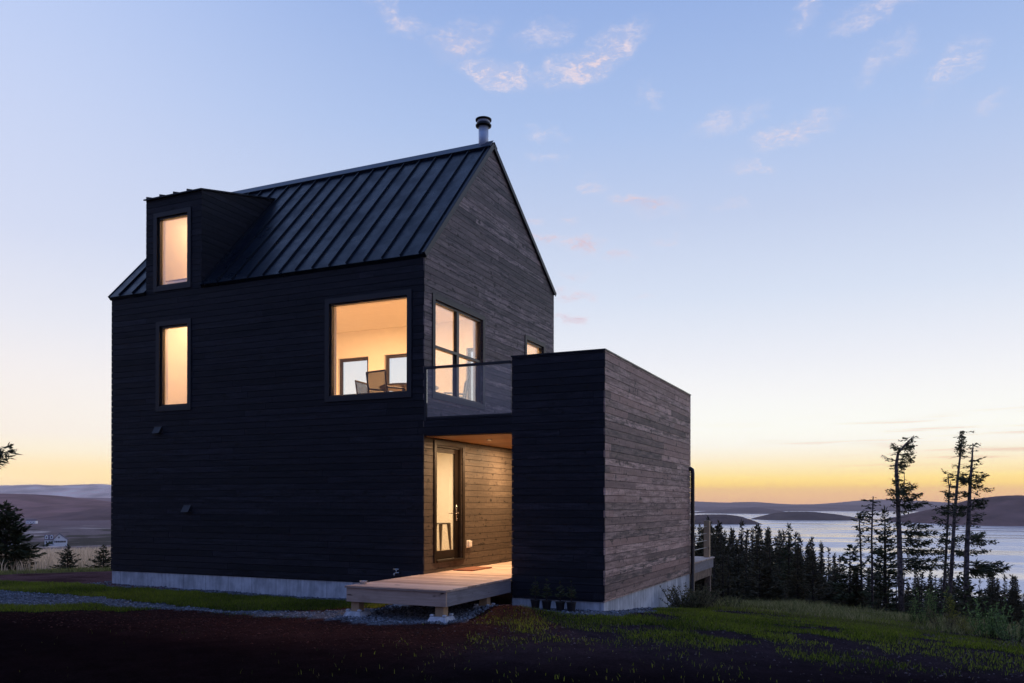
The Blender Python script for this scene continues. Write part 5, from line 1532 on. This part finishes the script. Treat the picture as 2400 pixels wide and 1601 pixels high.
weed("small grass like tuft at the foot of the downspout", 0, 0, 0, .28, 609, (.06, .08, .03), (.18, .17, .08), 12, xy=(4.45, 6.0), H=.30, leaf=.06)
weed("straggly dark shrub against the concrete below the brown wall", 0, 0, 0, .62, 610, (.07, .08, .035), (.24, .21, .12), 75, name="foundation_shrub", xy=(3.98, 3.7), H=.46, leaf=.065, cat="shrub")
weed("second dark shrub beside the concrete, closer to the downspout", 0, 0, 0, .45, 611, (.07, .08, .035), (.24, .20, .12), 50, name="foundation_shrub", xy=(4.0, 5.0), H=.38, leaf=.06, cat="shrub")


# ------------------------------------------------------------------ houses in the valley
def cottage_big():
    D = 485.0; k = D / FPX
    bx, by = place(141, D); z0 = gh(bx, by) - 1.0
    zb = zat(1279.5, D)
    r = thing("white_house", "white gabled house with two small dormers in the valley", "house", (bx, by, z0), rotz=0)
    q_ = (141 - 1200) / FPX; F3 = Vector((FH[0] + RH[0] * q_, FH[1] + RH[1] * q_, 0)).normalized(); R3 = Vector((F3.y, -F3.x, 0)); k = k / math.hypot(1, q_); O = Vector((bx, by, 0))

    def P(u, w, z): return tuple(O + R3 * u + F3 * w + Vector((0, 0, z)))
    U = lambda px: (px - 141) * k
    # main gable, facing us
    g0, g1, gt = U(126), U(158), U(139.5)
    ze = zat(1266, D); zt = zat(1253, D); mid = gt
    mb = MB(); mb.poly([P(g0, 0, z0), P(g1, 0, z0), P(g1, 0, ze), P(mid, 0, zt), P(g0, 0, ze)], F3 * 9); mb.box
    wl0 = MB(); wl0.poly([P(U(105), 1.5, z0), P(g0, 1.5, z0), P(g0, 1.5, ze), P(U(105), 1.5, ze)], F3 * 6)
    mb.v += []; n = len(mb.v); mb.f += [tuple(i + n for i in f) for f in wl0.f]; mb.v += wl0.v; mb.t += wl0.t
    mb.build("wall", M["cottage"], r)
    rf = MB()
    for a, b_ in ((g0 - .5, 1), (g1 + .5, -1)):
        ze_ = ze - .35
        rf.poly([P(a, -.4, ze_), P(mid, -.4, zt + .05), P(mid, -.4, zt + .4), P(a, -.4, ze_ + .35)], F3 * 9.8)
    rf.poly([P(U(104.4), 1.0, ze - .1), P(U(104.4), 4.5, zat(1255.5, D)), P(U(104.4), 8, ze - .1)], R3 * (g0 - U(104.4) - .02))
    roof_ = rf.build("roof", M["shingle"], r)
    for px in (109.5, 121):
        u = U(px); dm2 = MB(); zb_, zt_ = zat(1264.5, D), zat(1258.2, D)
        dm2.poly([P(u - .8, 1.3, zb_), P(u + .8, 1.3, zb_), P(u + .8, 1.3, zt_), P(u, 1.3, zt_ + .75), P(u - .8, 1.3, zt_)], F3 * 2.2)
        dd = dm2.build("dormer", M["cottage"], r)
        w2 = MB(); w2.poly([P(u - .3, 1.24, zb_ + .5), P(u + .3, 1.24, zb_ + .5), P(u + .3, 1.24, zt_), P(u - .3, 1.24, zt_)], F3 * .05); w2.build("window", M["darkglass"], dd)
    for px in (129, 133, 138, 143, 147.5, 152.5):
        u = U(px); w2 = MB(); hw = .45 if px != 129 else .25
        w2.poly([P(u - hw, -.06, zat(1273, D)), P(u + hw, -.06, zat(1273, D)), P(u + hw, -.06, zat(1269, D)), P(u - hw, -.06, zat(1269, D))], F3 * .05); w2.build("window", M["darkglass"], r)
    w2 = MB(); u = U(138.5); w2.poly([P(u - .3, -.06, zat(1263, D)), P(u + .3, -.06, zat(1263, D)), P(u + .3, -.06, zat(1259.5, D)), P(u - .3, -.06, zat(1259.5, D))], F3 * .05); w2.build("window", M["darkglass"], r)
    for px in (109.5, 116, 121.5):
        u = U(px); w2 = MB(); w2.poly([P(u - .35, 1.44, zat(1274, D)), P(u + .35, 1.44, zat(1274, D)), P(u + .35, 1.44, zat(1270, D)), P(u - .35, 1.44, zat(1270, D))], F3 * .05); w2.build("window", M["darkglass"], r)


cottage_big()


def cottage(px, D, w, h, label):
    bx, by = place(px, D); z0 = gh(bx, by) - .3
    r = thing("white_cottage", label, "house", (bx, by, z0), "far white cottages")
    R3 = Vector((RH[0], RH[1], 0)); F3 = Vector((FH[0], FH[1], 0)); O = Vector((bx, by, z0))
    P = lambda u, q, z: tuple(O + R3 * u + F3 * q + Vector((0, 0, z)))
    mb = MB(); mb.poly([P(-w / 2, 0, 0), P(w / 2, 0, 0), P(w / 2, 0, h), P(-w / 2, 0, h)], F3 * 6); mb.build("wall", M["cottage"], r)
    mb = MB(); mb.poly([P(-w / 2 - .3, -.3, h), P(-w / 2 - .3, 3, h + 2.0), P(-w / 2 - .3, 6.3, h)], R3 * (w + .6)); mb.build("roof", M["shingle"], r)
    for q in (-.28, 0, .28):
        mb = MB(); mb.poly([P(w * q - .4, -.05, 1.0), P(w * q + .4, -.05, 1.0), P(w * q + .4, -.05, 2.1), P(w * q - .4, -.05, 2.1)], F3 * .04); mb.build("window", M["darkglass"], r)


cottage(12, 430, 9, 2.8, "low white cottage glimpsed behind the big left spruce")
cottage(72, 1150, 13, 4.0, "tiny white building far up the valley below the hill")
